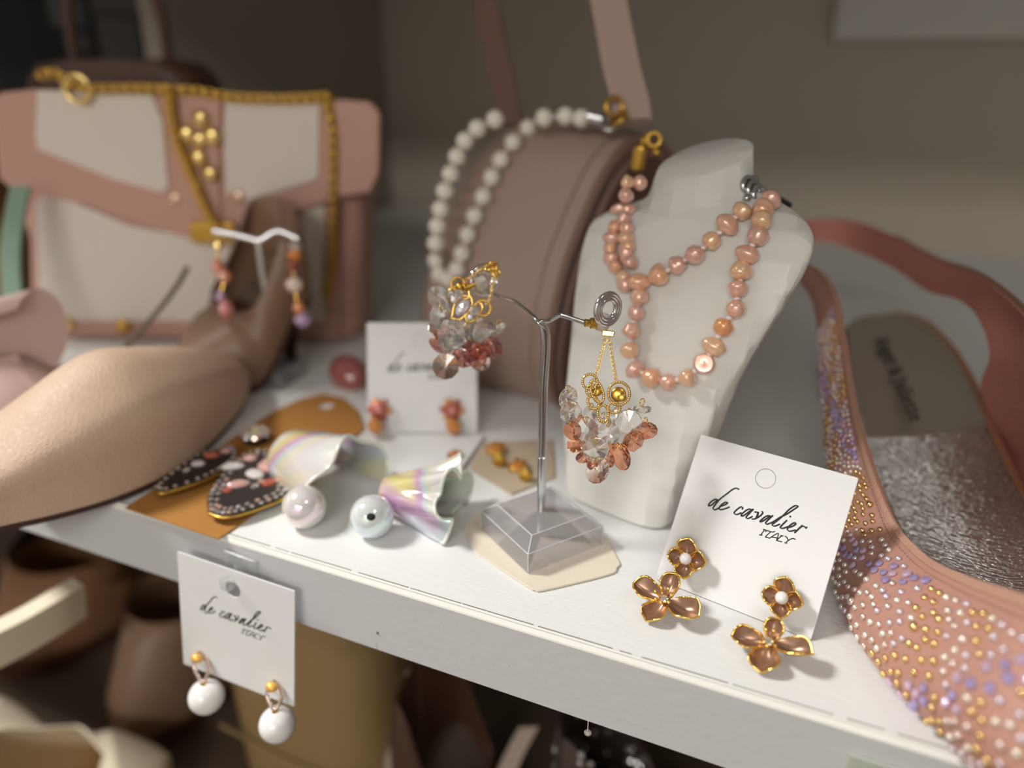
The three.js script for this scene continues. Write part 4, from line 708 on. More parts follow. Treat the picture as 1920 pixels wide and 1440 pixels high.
// ---------------------------------------------------------------- iridescent petal earrings with ball drops
{
  const pearlAB = std({ color: rgb(1, 1, 1), roughness: 0.16, metalness: 0.25, clearcoat: 1, clearcoatRoughness: 0.04, iridescence: 1, iridescenceIOR: 2.1, iridescenceThicknessRange: [100, 430], vertexColors: true });
  const ballAB = std({ color: rgb(0.82, 0.83, 0.84), roughness: 0.1, metalness: 0.15, clearcoat: 1, clearcoatRoughness: 0.03, iridescence: 1, iridescenceIOR: 1.9, iridescenceThicknessRange: [100, 350] });
  const ballRose = ballAB.clone(); ballRose.iridescenceThicknessRange = [100, 425]; ballRose.color.setRGB(0.84, 0.83, 0.82);
  const hues = [[0.88, 0.87, 0.82], [0.86, 0.76, 0.30], [0.70, 0.42, 0.62], [0.68, 0.77, 0.82], [0.86, 0.84, 0.62], [0.84, 0.80, 0.80], [0.84, 0.88, 0.82]];
  const tint = (g) => { const p = g.attributes.position, u = g.attributes.uv, c = []; for (let i = 0; i < p.count; i++) { let k = u.getY(i) * 95 + u.getX(i) * 30 + 1.1 * Math.sin(u.getX(i) * 130 + u.getY(i) * 60); k = ((k % 7) + 7) % 7; const a = hues[Math.floor(k)], b = hues[(Math.floor(k) + 1) % 7], f = THREE.MathUtils.smoothstep(k % 1, 0.1, 0.9); c.push(lerp(a[0], b[0], f), lerp(a[1], b[1], f), lerp(a[2], b[2], f)); } g.setAttribute('color', new THREE.Float32BufferAttribute(c, 3)); return g; };
  const petalEarring = (label, apex, axis, right, len, r0, r1, a0, a1, ruff, k, ball, bp) => {
    const e = thing('petal_earring', label, 'earring', onY(bp[0], bp[1], 0), 'iridescent petal earrings at the shelf edge');
    axis.normalize(); const s = right.clone().addScaledVector(axis, -right.dot(axis)).normalize(), u2 = s.clone().cross(axis).normalize(); if (u2.y < 0) u2.negate();
    const fn = (u, v) => { const a = lerp(a0, a1, u), rim = v * v, r = lerp(r0, r1, Math.pow(v, 0.85)) * (1 + ruff * rim * Math.sin(a * k)), l = len * (v + 0.10 * rim * Math.cos(a * k * 0.5 + 1)); const p = apex.clone().addScaledVector(axis, l).addScaledVector(s, r * Math.cos(a)).addScaledVector(u2, r * Math.sin(a)); p.y = Math.max(0.0012, p.y); return p; };
    part('petal', tint(sheet(fn, 70, 26, 0.0009)), pearlAB, e);
    const rim = []; for (let i = 0; i <= 60; i++) rim.push(fn(i / 60, 1)); part('petal_rim', tube(rim, 0.0008, 140, 6), std({ color: rgb(0.85, 0.85, 0.82), roughness: 0.15, clearcoat: 1, iridescence: 1, iridescenceIOR: 1.9, iridescenceThicknessRange: [100, 380] }), e);
    part('stud', moved(new THREE.SphereGeometry(0.0032, 16, 12), apex.clone().addScaledVector(axis, 0.002)), mirrorGem, e);
    const bc = onY(ball[0], ball[1], ball[2]); const m = part('ball_drop', moved(new THREE.SphereGeometry(ball[2], 44, 32), bc), ball[0] < 600 ? ballRose : ballAB, e);
    part('ear_hook', tube([apex.clone(), apex.clone().lerp(bc, 0.4).add(V(0, 0.003, 0)), bc.clone().add(V(0.003, ball[2] * 0.7, 0))], 0.0005, 20, 6), gold, e);
    return { m, bc, e };
  };
  petalEarring('iridescent bell petal earring with white ball, arched over beside the kraft tag', onY(548, 858, 0.007), onY(690, 928, 0).sub(onY(548, 858, 0)), onY(770, 880, 0).sub(onY(600, 945, 0)), 0.040, 0.0135, 0.0215, -0.35, 3.5, 0.10, 5, [570, 950, 0.0090], [600, 930]);
  const B = petalEarring('iridescent ruffled petal earring with white ball whose dark hole shows', onY(722, 922, 0.010), onY(842, 938, 0).sub(onY(722, 920, 0)), V(0.1, 0.1, 1), 0.031, 0.006, 0.0155, -1.5, 4.3, 0.30, 7, [697, 968, 0.0089], [740, 960]);
  part('bead_hole', moved(new THREE.SphereGeometry(0.0021, 16, 12), B.bc.clone().addScaledVector(towardCam(B.bc), 0.0086).add(V(-0.0003, -0.0003, 0)), quatTo(towardCam(B.bc)), V(1, 0.85, 0.4)), blackMat, B.e);
}

// ---------------------------------------------------------------- pink half-moon purse with pearl strap
let purseBody;
{
  const F1 = V(-0.1342, 0, -0.1655), B1 = V(-0.2147, 0, -0.1983), ax = B1.clone().sub(F1).normalize(), c = V(-ax.z, 0, ax.x); if (c.z > 0) c.negate();
  const t = thing('half_moon_purse', 'dusty pink half-moon purse with rounded flap and wide carrying strap behind the white bust', 'handbag', F1.clone().addScaledVector(c, 0.06).addScaledVector(ax, 0.04));
  const half = [[0.010, 0], [0.001, 0.012], [-0.0027, 0.031], [0.0014, 0.0594], [0.0105, 0.086], [0.0290, 0.116], [0.0420, 0.1312], [0.0560, 0.1400], [0.0680, 0.1425]];
  const ring = (w, sx, sy, bulge) => {
    const h = half.map(([x, y]) => [lerp(0.068, x, sx) + bulge * (y < 0.1 ? Math.sin(y / 0.1 * Math.PI) * 0.4 : 0), y * sy]);
    const full = h.concat(h.slice(0, -1).reverse().map(([x, y]) => [0.136 - x, y])), cv = new THREE.SplineCurve(full.map(([x, y]) => v2(x, y)));
    return cv.getPoints(70).map((p) => F1.clone().addScaledVector(c, p.x - 0.19 * w).addScaledVector(ax, w).setY(Math.max(0.0006, p.y)));
  };
  purseBody = part('body', loft([ring(0.003, 0.96, 0.985, 0), ring(0.006, 1, 1, 0), ring(0.03, 1.02, 1.01, -0.004), ring(0.055, 1.03, 1.015, -0.008), ring(0.078, 1.04, 1.01, -0.012), ring(0.086, 1.0, 0.985, -0.012), ring(0.0885, 0.9, 0.95, -0.01)]), pursePink, t);
  const rim = (w, k, n0, n1) => { const r = ring(w, k, k, 0); return r.slice(n0, n1); };
  part('face_panel', loft([ring(-0.0015, 0.86, 0.93, 0), ring(0.002, 0.9, 0.95, 0), ring(0.0035, 0.9, 0.95, 0)]), purseDark, t);
  part('edge_piping', tube(rim(0.0028, 0.985, 0, 71), 0.0026, 120, 8), purseTrim, t);
  part('edge_piping', tube(rim(-0.0005, 0.93, 0, 71), 0.0018, 120, 8), purseTrim, t);
  part('flap_seam', tube(rim(0.0135, 1.006, 4, 66), 0.0009, 120, 6), pursePink, t);
  // wide strap: near arm folds over a gold ring at the top, far arm darker behind
  const d0 = 0.392, sd = V(0.9, 0.05, -0.2), near = [[1120, -260], [1128, -120], [1138, -20], [1152, 60], [1166, 130], [1180, 185], [1186, 225]].map(([x, y]) => at(x, y, d0));
  part('strap', ribbon(near, near.map(() => sd.clone()), (v) => lerp(0.0175, 0.0195, v), 0.0035), pursePink, t);
  part('strap_fold', moved(new THREE.CylinderGeometry(0.0065, 0.0065, 0.019, 20), at(1186, 215, d0 + 0.006), new THREE.Quaternion().setFromUnitVectors(UP, sd.clone().normalize())), pursePink, t);
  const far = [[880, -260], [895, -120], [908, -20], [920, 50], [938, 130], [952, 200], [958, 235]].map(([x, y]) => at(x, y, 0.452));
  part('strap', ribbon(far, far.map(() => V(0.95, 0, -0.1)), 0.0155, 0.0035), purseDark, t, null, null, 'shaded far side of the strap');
  part('strap_ring', merge([moved(new THREE.TorusGeometry(0.0045, 0.0013, 8, 20), at(1152, 200, d0 - 0.004), quatTo(V(0.6, 0.2, 0.7))), moved(new THREE.TorusGeometry(0.004, 0.0013, 8, 20), at(1160, 222, d0 - 0.004), quatTo(V(-0.4, 0.7, 0.5)))]), darkGold, t);
  const lk = at(1198, 297, 0.372);
  part('gold_clasp', merge([moved(new THREE.CapsuleGeometry(0.0026, 0.0085, 6, 14), lk, new THREE.Quaternion().setFromEuler(new THREE.Euler(0, 0, -0.08)), V(1.3, 1, 0.8)), moved(new THREE.TorusGeometry(0.0032, 0.0011, 8, 18), at(1226, 262, 0.376), quatTo(V(0.3, 0.2, 1))), moved(new THREE.TorusGeometry(0.003, 0.0011, 8, 18), at(1212, 266, 0.378), quatTo(V(1, 0.2, 0.3))), moved(new THREE.SphereGeometry(0.0024, 12, 10), at(1231, 286, 0.376))]), darkGold, t);
}
purseBody.updateMatrixWorld(true);
{
  const s1 = [[1060, 218], [1020, 221], [990, 240], [962, 267], [939, 300], [922, 333], [906, 369], [890, 405], [877, 440], [866, 475], [857, 505], [840, 524]];
  const s2 = [[928, 224], [895, 241], [872, 264], [857, 294], [845, 326], [834, 358], [826, 392], [820, 424], [817, 456], [817, 488], [824, 515]];
  const t = thing('pearl_strap', 'double white pearl strand draped over the top and side of the pink purse', 'pearl strand', purseBody.parent.position.clone());
  const g = new THREE.SphereGeometry(0.0049, 22, 16);
  const put = ([x, y]) => { const h = onMesh(x, y, purseBody), p = h ? h.point.clone().addScaledVector(towardCam(h.point), 0.0052 / Math.max(0.5, Math.abs(h.face.normal.dot(towardCam(h.point))))) : at(x, y, 0.41); part('pearl', g, pearlCream, t, p); return p; };
  const a = s1.map(put), b = s2.map(put);
  part('strand_wire', tube([...a, ...b.slice().reverse()], 0.0007, 120, 5), threadMat, t);
  const cp = at(1090, 222, 0.405); part('pearl', g, pearlCream, t, cp);
  part('end_cap', merge([moved(new THREE.CylinderGeometry(0.0042, 0.0036, 0.008, 14), at(1118, 222, 0.4), new THREE.Quaternion().setFromEuler(new THREE.Euler(0, 0, 1.4))), moved(new THREE.TorusGeometry(0.0034, 0.0012, 8, 16), at(1143, 232, 0.398), quatTo(V(0.2, 0.5, 1)))]), steel, t);
}

// ---------------------------------------------------------------- white and pink flap bag with gold chain
{
  const P1 = onY(75, 632), P2 = onY(640, 640), ex = P2.clone().sub(P1).normalize(), n = ex.clone().cross(UP).normalize(), back = n.clone().negate();
  if (n.dot(towardCam(P1)) < 0) { n.negate(); back.negate(); }
  const o = P1.clone(), W2 = (x, y, lift = 0) => onPlane(x, y, o.clone().addScaledVector(n, lift), n), L2 = (p) => v2(p.clone().sub(o).dot(ex), p.y);
  const t = thing('flap_bag', 'cream and pink flap handbag with gold chain standing at the left of the shelf', 'handbag', o.clone().addScaledVector(ex, 0.11));
  const pts = (list) => list.map(([x, y]) => L2(W2(x, y)));
  const shape = (list, lift, th, bevel = 0.001) => slab(pts(list), o.clone().addScaledVector(n, lift), ex, UP, th, bevel);
  // body with depth behind the front
  const H = 0.150, Wd = 0.232, D = 0.055;
  const bx = (k, y) => roundedRect(Wd * k, D, 0.014, 5).map((p) => o.clone().addScaledVector(ex, 0.118 + p.x).addScaledVector(back, D / 2 + p.y + 0.001).setY(y));
  part('body', loft([bx(0.9, 0.0005), bx(0.93, 0.004), bx(0.99, 0.07), bx(1.03, 0.135), bx(1.0, H), bx(0.9, H + 0.004)]), bagPink, t);
  part('face_panel', shape([[66, 628], [60, 380], [70, 340], [640, 350], [640, 634]], 0.0005, 0.003), bagPink, t);
  part('canvas_panel', shape([[84, 596], [76, 380], [92, 352], [250, 420], [420, 450], [500, 430], [612, 372], [612, 600]], 0.0037, 0.0016, 0.0005), bagCanvas, t);
  part('flap', shape([[2, 190], [20, 172], [80, 166], [330, 172], [600, 180], [700, 190], [718, 210], [716, 320], [700, 356], [640, 366], [500, 420], [432, 452], [380, 448], [180, 380], [40, 352], [16, 330]], 0.0056, 0.004, 0.0014), bagPink, t);
  part('canvas_panel', shape([[90, 168], [300, 175], [320, 225], [330, 345], [318, 356], [230, 332], [90, 276], [86, 250]], 0.0097, 0.0014, 0.0005), bagCanvas, t);
  part('canvas_panel', shape([[436, 186], [608, 190], [606, 330], [560, 345], [470, 372], [436, 356], [430, 250]], 0.0097, 0.0014, 0.0005), bagCanvas, t);
  part('buckle_strap', shape([[332, 172], [428, 176], [424, 360], [432, 452], [376, 446], [344, 350]], 0.0098, 0.0022, 0.0006), bagPink, t);
  for (const [x, y] of [[328, 372], [447, 368]]) part('rivet', moved(new THREE.SphereGeometry(0.0042, 16, 12), W2(x, y, 0.011), quatTo(n), V(1, 1, 0.5)), std({ color: rgb(0.75, 0.50, 0.38), metalness: 0.7, roughness: 0.25 }), t);
  const fl = [[376, 222, 6], [350, 252, 7], [398, 256, 7], [374, 262, 6], [372, 296, 6.5], [394, 326, 6], [368, 342, 4]];
  for (const [x, y, r] of fl) part('gold_bloom', moved(new THREE.SphereGeometry(r * 0.00085, 14, 10), W2(x, y, 0.014), quatTo(n), V(1, 1, 0.6)), paleGold, t);
  const ch = (list, lift, r, k) => { const m = chain(list.map(([x, y]) => W2(x, y, lift)), r, k, darkGold, t); };
  ch([[76, 140], [104, 138], [140, 160], [180, 166], [250, 166], [320, 168], [372, 172], [430, 182], [520, 186], [620, 182]], 0.014, 0.0030, 52);
  ch([[318, 170], [322, 215], [332, 262], [350, 310], [372, 360], [396, 410], [420, 440]], 0.016, 0.0034, 30);
  ch([[612, 182], [624, 240], [626, 330], [624, 420], [622, 500], [610, 560]], 0.010, 0.0034, 36);
  part('chain_loop', moved(new THREE.TorusGeometry(0.0075, 0.0018, 8, 22), W2(145, 166, 0.015), quatTo(n)), paleGold, t);
  part('lock_plate', moved(new RoundedBoxGeometry(0.030, 0.014, 0.004, 2, 0.002), W2(400, 436, 0.013), basisQ(ex, UP, ex.clone().cross(UP))), darkGold, t);
  part('corner_stud', moved(new THREE.SphereGeometry(0.006, 14, 10), W2(122, 606, 0.006), quatTo(n), V(1, 1, 0.5)), paleGold, t); part('corner_stud', moved(new THREE.SphereGeometry(0.005, 14, 10), W2(230, 612, 0.006), quatTo(n), V(1, 1, 0.5)), darkGold, t);
  // things standing behind and beside it
  const bb = thing('brown_handbag', 'dark brown rounded handbag behind the cream flap bag', 'handbag', o.clone().addScaledVector(ex, 0.06).addScaledVector(back, 0.12));
  const q = (k, y) => roundedRect(0.14 * k, 0.06, 0.02, 5).map((p) => o.clone().addScaledVector(ex, 0.035 + p.x).addScaledVector(back, 0.115 + p.y).setY(y));
  part('body', loft([q(0.95, 0.0005), q(1, 0.02), q(1, 0.14), q(0.94, 0.165), q(0.8, 0.176), q(0.5, 0.179)]), darkLeather, bb);
  part('handle', tube([[-20, 90], [-8, 40], [40, 18], [92, 42], [100, 90]].map(([x, y]) => o.clone().addScaledVector(ex, 0.035 + (x - 40) * 0.0006).addScaledVector(back, 0.115).setY(0.27 - y * 0.0011)), 0.004, 40, 8), darkLeather, bb);
  const kb = thing('black_case', 'tall black display case with grey panes in the dark corner behind the bags', 'display case', V(-0.93, 0, -0.44));
  const kc = V(-0.93, 0, -0.44), kn = towardCam(kc).setY(0).normalize(), kx = UP.clone().cross(kn), kq = basisQ(kx, UP, kn);
  part('carcass', moved(new RoundedBoxGeometry(0.46, 0.325, 0.06, 2, 0.004), kc.clone().setY(0.1627), kq), blackMat, kb);
  for (const [x0, y0, x1, y1] of [[92, -40, 150, 46], [172, -40, 256, 24], [190, 36, 262, 116], [126, 64, 164, 96]]) { const c = onPlane((x0 + x1) / 2, (y0 + y1) / 2, kc.clone().addScaledVector(kn, 0.032), kn), k = depthOf(c) / F; part('pane', moved(new RoundedBoxGeometry((x1 - x0) * k, (y1 - y0) * k, 0.003, 2, 0.0012), c, kq), greyPanel, kb); }
  const dv = thing('shelf_divider', 'brown upright divider panel standing on the shelf behind the cream flap bag', 'divider', V(-0.572, 0, -0.505));
  part('panel', new RoundedBoxGeometry(0.022, 0.334, 0.342, 2, 0.002).translate(-0.572, 0.1675, -0.508), std({ color: rgb(0.30, 0.255, 0.21), roughness: 0.85 }), dv);
  const mg = thing('mint_strap', 'narrow pale green strap standing at the left edge beside the cream bag', 'strap', onY(30, 640));
  part('strap', ribbon([[22, 640, 0.006], [24, 560], [20, 480], [26, 420], [34, 376], [40, 350]].map(([x, y, h]) => at(x, y, 0.47)), Array.from({ length: 6 }, () => ex.clone()), 0.012, 0.003), mint, mg);
  const lb = thing('russet_bag', 'russet leather bag edge at the far left beyond the cream flap bag', 'handbag', onY(-60, 610));
  const rb = (k, y) => roundedRect(0.085 * k, 0.05, 0.012, 4).map((p) => onY(-95, 606).addScaledVector(ex, p.x).addScaledVector(back, 0.04 + p.y).setY(y));
  part('body', loft([rb(0.95, 0.0005), rb(1, 0.02), rb(1, 0.16), rb(0.92, 0.19), rb(0.8, 0.193)]), brownLeather, lb);
}

// ---------------------------------------------------------------- beige shoe at the left and the things around it
{
  const A = [[-150, 1012, 0.0045], [-60, 1000, 0.0045], [0, 984, 0.0045], [100, 962, 0.0045], [200, 934, 0.0045], [290, 898, 0.0045], [360, 856, 0.0045], [420, 800, 0.0045], [452, 760, 0.0045], [466, 728, 0.0045]].map((p) => onY(...p));
  const top = [[-150, 850], [-60, 815], [0, 790], [70, 734], [125, 692], [205, 652], [290, 634], [370, 627], [425, 632], [458, 655]];
  const t = thing('beige_shoe', 'smooth beige leather court shoe with dark sole overhanging the shelf front at the left', 'shoe', onY(230, 900));
  const cA = curve(A), n = A.length, w0 = [0.052, 0.054, 0.055, 0.056, 0.056, 0.054, 0.050, 0.042, 0.030, 0.014];
  const sec = A.map((a, i) => {
    const tg = cA.getTangent(i / (n - 1)).setY(0).normalize(), inn = tg.clone().cross(UP); if (inn.dot(dirOf(300, 600)) < 0) inn.negate();
    const m = a.clone().addScaledVector(inn, w0[i] * 0.55), nn = inn.clone(), P = onPlane(top[i][0], top[i][1], m, nn), h = Math.max(0.012, P.y - a.y), sh = P.clone().sub(m).dot(tg) * 0.35;
    const ring = []; for (let k = 0; k <= 30; k++) { const th = k / 30 * Math.PI, cx = (1 - Math.cos(th)) / 2, y = Math.pow(Math.sin(th), 0.62), bul = -0.10 * Math.sin(Math.min(1, cx * 4) * Math.PI) * (1 - y) * 0; ring.push(a.clone().addScaledVector(inn, w0[i] * (cx * 1.0 - 0.09 * Math.exp(-Math.pow((th - 0.45) / 0.3, 2)) + bul)).addScaledVector(tg, sh * y).add(V(0, h * y, 0))); }
    return ring;
  });
  const dense = []; for (let k = 0; k <= 30; k++) dense.push(curve(sec.map((r) => r[k])).getPoints(48));
  part('upper', sheet((u, v) => dense[Math.round(u * 30)][Math.round(v * 48)].clone(), 30, 48, 0.0016, 0.5), beigeLeather, t);
  const edge = cA.getPoints(50), far = curve(sec.map((r) => r[30])).getPoints(50), poly = [...edge, ...far.reverse()].map((p) => v2(p.x, -p.z));
  part('sole', slab(poly, V(0, 0.0008, 0), V(1, 0, 0), V(0, 0, -1), 0.0040, 0.0006), sippleSole, t);
  part('welt', tube(edge.map((p) => p.clone().setY(0.0046)), 0.0009, 90, 6), darkLeather, t);
  // dusty pink bow / strap at the far left
  const d = 0.40, b = thing('pink_bow', 'folded dusty pink leather bow at the left edge behind the beige shoe', 'bow', at(10, 760, d));
  const blob = (x, y, rx, ry, dz, rot) => { const g = new THREE.SphereGeometry(1, 28, 20), p = g.attributes.position; for (let i = 0; i < p.count; i++) { const X = p.getX(i), Y = p.getY(i); p.setZ(i, p.getZ(i) * (0.9 + 0.15 * Math.sin(X * 6 + Y * 2))); } g.computeVertexNormals(); return moved(g, at(x, y, d + dz), quatTo(towardCam(at(x, y, d)), rot), V(rx * d / F, ry * d / F, 26 * d / F)); };
  const loop = (c, a, bb, w) => sheet((u, v) => { const th = lerp(-2.6, 2.6, v), k = at(c[0] + a * Math.cos(th) * 0.9, c[1] + bb * Math.sin(th), d + 0.012 * Math.cos(th)); return k.addScaledVector(V(0.4, 0.1, -0.9), (u - 0.5) * w); }, 8, 40, 0.002);
  part('bow_loop', loop([-22, 650], 62, 82, 0.05), dustyLeather, b);
  part('bow_loop', loop([-14, 765], 52, 34, 0.04), dustyLeather, b);
  part('bow_knot', blob(-30, 740, 40, 30, 0.004, 0.2), dustyLeather, b);
  const ps = thing('pink_shoe_vamp', 'dusty pink shoe front carrying the leather bow at the left edge', 'shoe', onY(-60, 800));
  const vr = (k, y) => Array.from({ length: 30 }, (_, i) => { const a = i / 30 * 6.283; return onY(-70, 800).add(V(0.05 * k * Math.cos(a) - 0.005, y, 0.036 * k * Math.sin(a) - 0.02)); });
  part('upper', loft([vr(1, 0.004), vr(1.04, 0.010), vr(0.9, 0.022), vr(0.55, 0.034), vr(0.2, 0.038)]), dustyLeather, ps); part('sole', loft([vr(1.0, 0.0003), vr(1.02, 0.004)]), darkLeather, ps);
}
// generic court shoe: heel at H, toe pointing to T, both on the plane they stand on
function courtShoe(label, H, T, o, group) {
  const t = thing('court_shoe', label, 'shoe', H.clone().lerp(T, 0.5), group);
  const dx = T.clone().sub(H).setY(0), L = dx.length(); dx.normalize(); const dz = UP.clone().cross(dx).negate(), y0 = H.y;
  const W = (s) => o.w * (s < 0.62 ? lerp(0.85, 1, Math.sin(Math.min(1, s / 0.62) * Math.PI / 2)) : lerp(1, o.toe ?? 0.25, Math.pow((s - 0.62) / 0.38, o.round ?? 1.7))) * Math.pow(Math.min(1, Math.max(0.0001, s) / 0.07), 0.5) * (s > 0.95 ? Math.sqrt(Math.max(0.001, (1.0005 - s) / 0.05)) : 1);
  const base = (s) => 0.004 + o.heel * (1 - THREE.MathUtils.smoothstep(s, 0.12, 0.68));
  const wall = (s) => lerp(o.back, o.side, THREE.MathUtils.smoothstep(s, 0, 0.35)) * (s > 0.7 ? lerp(1, 0.55, (s - 0.7) / 0.3) : 1);
  const open = (s) => lerp(0.30, 0.5, THREE.MathUtils.smoothstep(s, o.throat - 0.1, o.throat + 0.04));
  const P = (s, z, y) => H.clone().setY(y0 + y).addScaledVector(dx, s * L).addScaledVector(dz, z);
  const up = (u, s, sg) => { const th = u * open(s) * Math.PI; return P(s, sg * W(s) * Math.pow(Math.cos(th), 0.55) * (1 + 0.06 * Math.sin(th * 2)), base(s) + wall(s) * Math.sin(th) * (s < o.throat ? 1.0 / Math.sin(open(s) * Math.PI) : 1)); };
  part('upper', merge([1, -1].map((sg) => sheet((u, v) => up(u, v, sg), 12, 56, 0.0016))), o.upper, t);
  part('insole', sheet((u, v) => P(v, (u * 2 - 1) * W(v) * 0.96, base(v) + 0.0008), 8, 40, 0.001), o.lining, t);
  part('sole', sheet((u, v) => P(v, (u * 2 - 1) * W(v) * 1.03, base(v) - 0.0016), 8, 40, 0.004), o.sole, t);
  if (o.heel > 0.008) { const hr = (k, y) => Array.from({ length: 20 }, (_, i) => { const a = i / 20 * 6.283; return P(0.09 + 0.08 * (k + 0.1) * Math.cos(a), o.w * 0.62 * k * Math.sin(a), y); }); part('heel', loft([hr(o.tip ?? 0.5, 0.0004), hr(o.tip ?? 0.5, 0.006), hr(0.65, o.heel * 0.6), hr(1, o.heel + 0.001)]), o.sole, t); }
  return t;
}
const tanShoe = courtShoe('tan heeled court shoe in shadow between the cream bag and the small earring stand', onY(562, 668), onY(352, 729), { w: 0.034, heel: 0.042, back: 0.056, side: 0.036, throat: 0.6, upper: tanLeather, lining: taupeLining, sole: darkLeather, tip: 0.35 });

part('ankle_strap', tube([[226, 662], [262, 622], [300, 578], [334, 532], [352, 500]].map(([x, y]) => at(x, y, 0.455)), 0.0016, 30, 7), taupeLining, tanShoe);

// ---------------------------------------------------------------- small second stand, cards and studs at the back
{
  const b = onY(519, 712), t = thing('earring_stand', 'small silver earring stand with clear base in front of the tan shoe', 'earring stand', b), d = depthOf(b) - 0.025;
  const q = (k, y) => roundedRect(0.024 * k, 0.024 * k, 0.002, 2).map((p) => V(b.x + p.x, y, b.z + p.y));
  part('base', loft([q(1, 0.0003), q(1, 0.006), q(0.75, 0.009)]), acrylic, t);
  const hh = onPlane(487, 450, b, V(0.35, 0, 0.94)).y, tp = V(b.x, hh, b.z);
  part('pole', tube([V(b.x, 0.008, b.z), V(b.x, hh * 0.5, b.z), tp], 0.0019, 20, 8), chrome, t);
  const dd = depthOf(tp);
  part('arm', tube([at(400, 432, dd), at(440, 440, dd), at(487, 452, dd)], 0.002, 20, 8), chrome, t); part('arm', tube([at(487, 452, dd), at(520, 434, dd), at(560, 448, dd)], 0.002, 20, 8), chrome, t);
  const drop = (label, list) => { const e = thing('bead_earring', label, 'earring', at(list[0][0], list[0][1], dd), 'bead drop earrings on the small stand'); const pts = list.map(([x, y]) => at(x, y, dd - 0.004)); part('ear_wire', tube(pts, 0.0006, 30, 6), gold, e); list.forEach(([x, y, rx, ry, m]) => part('bead', moved(facetted([[0, -1], [0.7, -0.6], [1, 0], [0.7, 0.6], [0, 1]], 8).rotateX(-Math.PI / 2), at(x, y, dd - 0.005), undefined, V(rx * dd / F, ry * dd / F, rx * dd / F)), m, e)); };
  const coral = std({ color: rgb(0.72, 0.27, 0.15), roughness: 0.2, clearcoat: 1 }), pinkB = std({ color: rgb(0.60, 0.20, 0.19), roughness: 0.2, clearcoat: 1 }), orangeB = std({ color: rgb(0.72, 0.24, 0.04), roughness: 0.2, clearcoat: 1 }), lilac = std({ color: rgb(0.50, 0.32, 0.52), roughness: 0.15, clearcoat: 1 }), blush = std({ color: rgb(0.90, 0.70, 0.58), roughness: 0.15, clearcoat: 1 });
  drop('coral and pink bead drop earring hanging from the small stand before the cream bag', [[410, 460, 9, 10, paleGold], [408, 500, 12, 17, coral], [421, 518, 13, 16, coral], [414, 556, 10, 13, lilac], [424, 580, 15, 22, pinkB]]);
  drop('orange, blush and lilac bead drop earring on the arm nearest the purse', [[555, 462, 13, 12, mirrorGem], [553, 478, 14, 13, orangeB], [550, 500, 10, 10, wineGem], [552, 534, 17, 17, blush], [560, 578, 12, 16, orangeB], [568, 600, 17, 16, lilac]]);

  const o0 = onY(690, 812), e0 = onY(884, 812).sub(o0).setY(0).normalize(), bk = e0.clone().cross(UP).normalize(); if (bk.dot(dirOf(780, 700)) < 0) bk.negate();
  const an = 20 * Math.PI / 180, eu = UP.clone().multiplyScalar(Math.cos(an)).addScaledVector(bk, Math.sin(an)), nn = e0.clone().cross(eu);
  jewelCard('white lettered earring card leaning upright at the back below the pearl strap', 'lettered earring cards', o0.clone().add(V(0, 0.0004, 0)), e0, eu, false);
  const stud = (name, label, group, p, n, r, m1, m2, below) => { const e = thing(name, label, 'earring', p.clone(), group); const ux = new THREE.Quaternion(); part('gem', brilliant(r, p.clone().addScaledVector(n, r * 0.7), n), m1, e); part('setting', moved(new THREE.TorusGeometry(r * 0.95, r * 0.22, 8, 22), p.clone().addScaledVector(n, r * 0.5), quatTo(n)), m2, e); for (let i = 0; i < 6; i++) { const a = i / 6 * 6.283, q = quatTo(n); part('small_gem', brilliant(r * 0.42, p.clone().add(V(Math.cos(a) * r * 1.15, Math.sin(a) * r * 1.15, r * 0.5).applyQuaternion(q)), n), i % 2 ? m1 : m2, e); } if (below) part('drop', moved(facetted([[0, -1], [0.8, -0.5], [1, 0.2], [0, 1]], 9).rotateX(-Math.PI / 2), below, undefined, V(r * 1.1, r * 1.3, r * 0.8)), m2, e); };
  const on = (x, y, l) => onPlane(x, y, o0.clone().addScaledVector(nn, l), nn);
  stud('gem_earring', 'wine red stone earring on the upright card, the one beside the kraft tag', 'red stone earrings on the upright card', on(712, 768, 0.001), nn, 0.0042, wineGem, amberGem, on(704, 800, 0.007));
  stud('gem_earring', 'wine red stone earring on the upright card, the one nearest the purse', 'red stone earrings on the upright card', on(848, 768, 0.001), nn, 0.0042, wineGem, amberGem, on(850, 800, 0.006));
  const flat = (name, label, cat, list, m, y, group) => { const c = list.map(([x, yy]) => onY(x, yy, y)), ctr = c.reduce((s, p) => s.add(p), V(0, 0, 0)).multiplyScalar(1 / c.length), g = thing(name, label, cat, ctr, group); part('card', slab(c.map((p) => v2(p.x, -p.z)), V(0, y, 0), V(1, 0, 0), V(0, 0, -1), 0.0008, 0.0001), m, g); };
  flat('earring_card', 'white earring card lying flat behind the iridescent petals', 'earring card', [[720, 838], [910, 816], [868, 876], [742, 905]], cardWhite, 0.0012);
  flat('backing_card', 'tan backing card lying flat between the upright card and the white bust', 'card', [[905, 832], [1036, 826], [1040, 896], [958, 928], [880, 880]], cardTan, 0.0002);
  stud('stud_earring', 'brown stone stud earring on the flat white card', 'brown studs', onY(853, 856, 0.0021), V(0, 1, 0.2), 0.0026, amberGem, darkLeather);
  stud('stud_earring', 'gold and amber stud earring on the tan card, the one farther from the stand pole', 'amber studs on the tan card', onY(930, 846, 0.0011), V(0, 1, 0.3), 0.0036, amberGem, darkGold, onY(936, 862, 0.004));
  stud('stud_earring', 'gold and amber stud earring on the tan card, just beside the stand pole', 'amber studs on the tan card', onY(972, 878, 0.0011), V(0, 1, 0.3), 0.0034, amberGem, darkGold, onY(985, 890, 0.004));
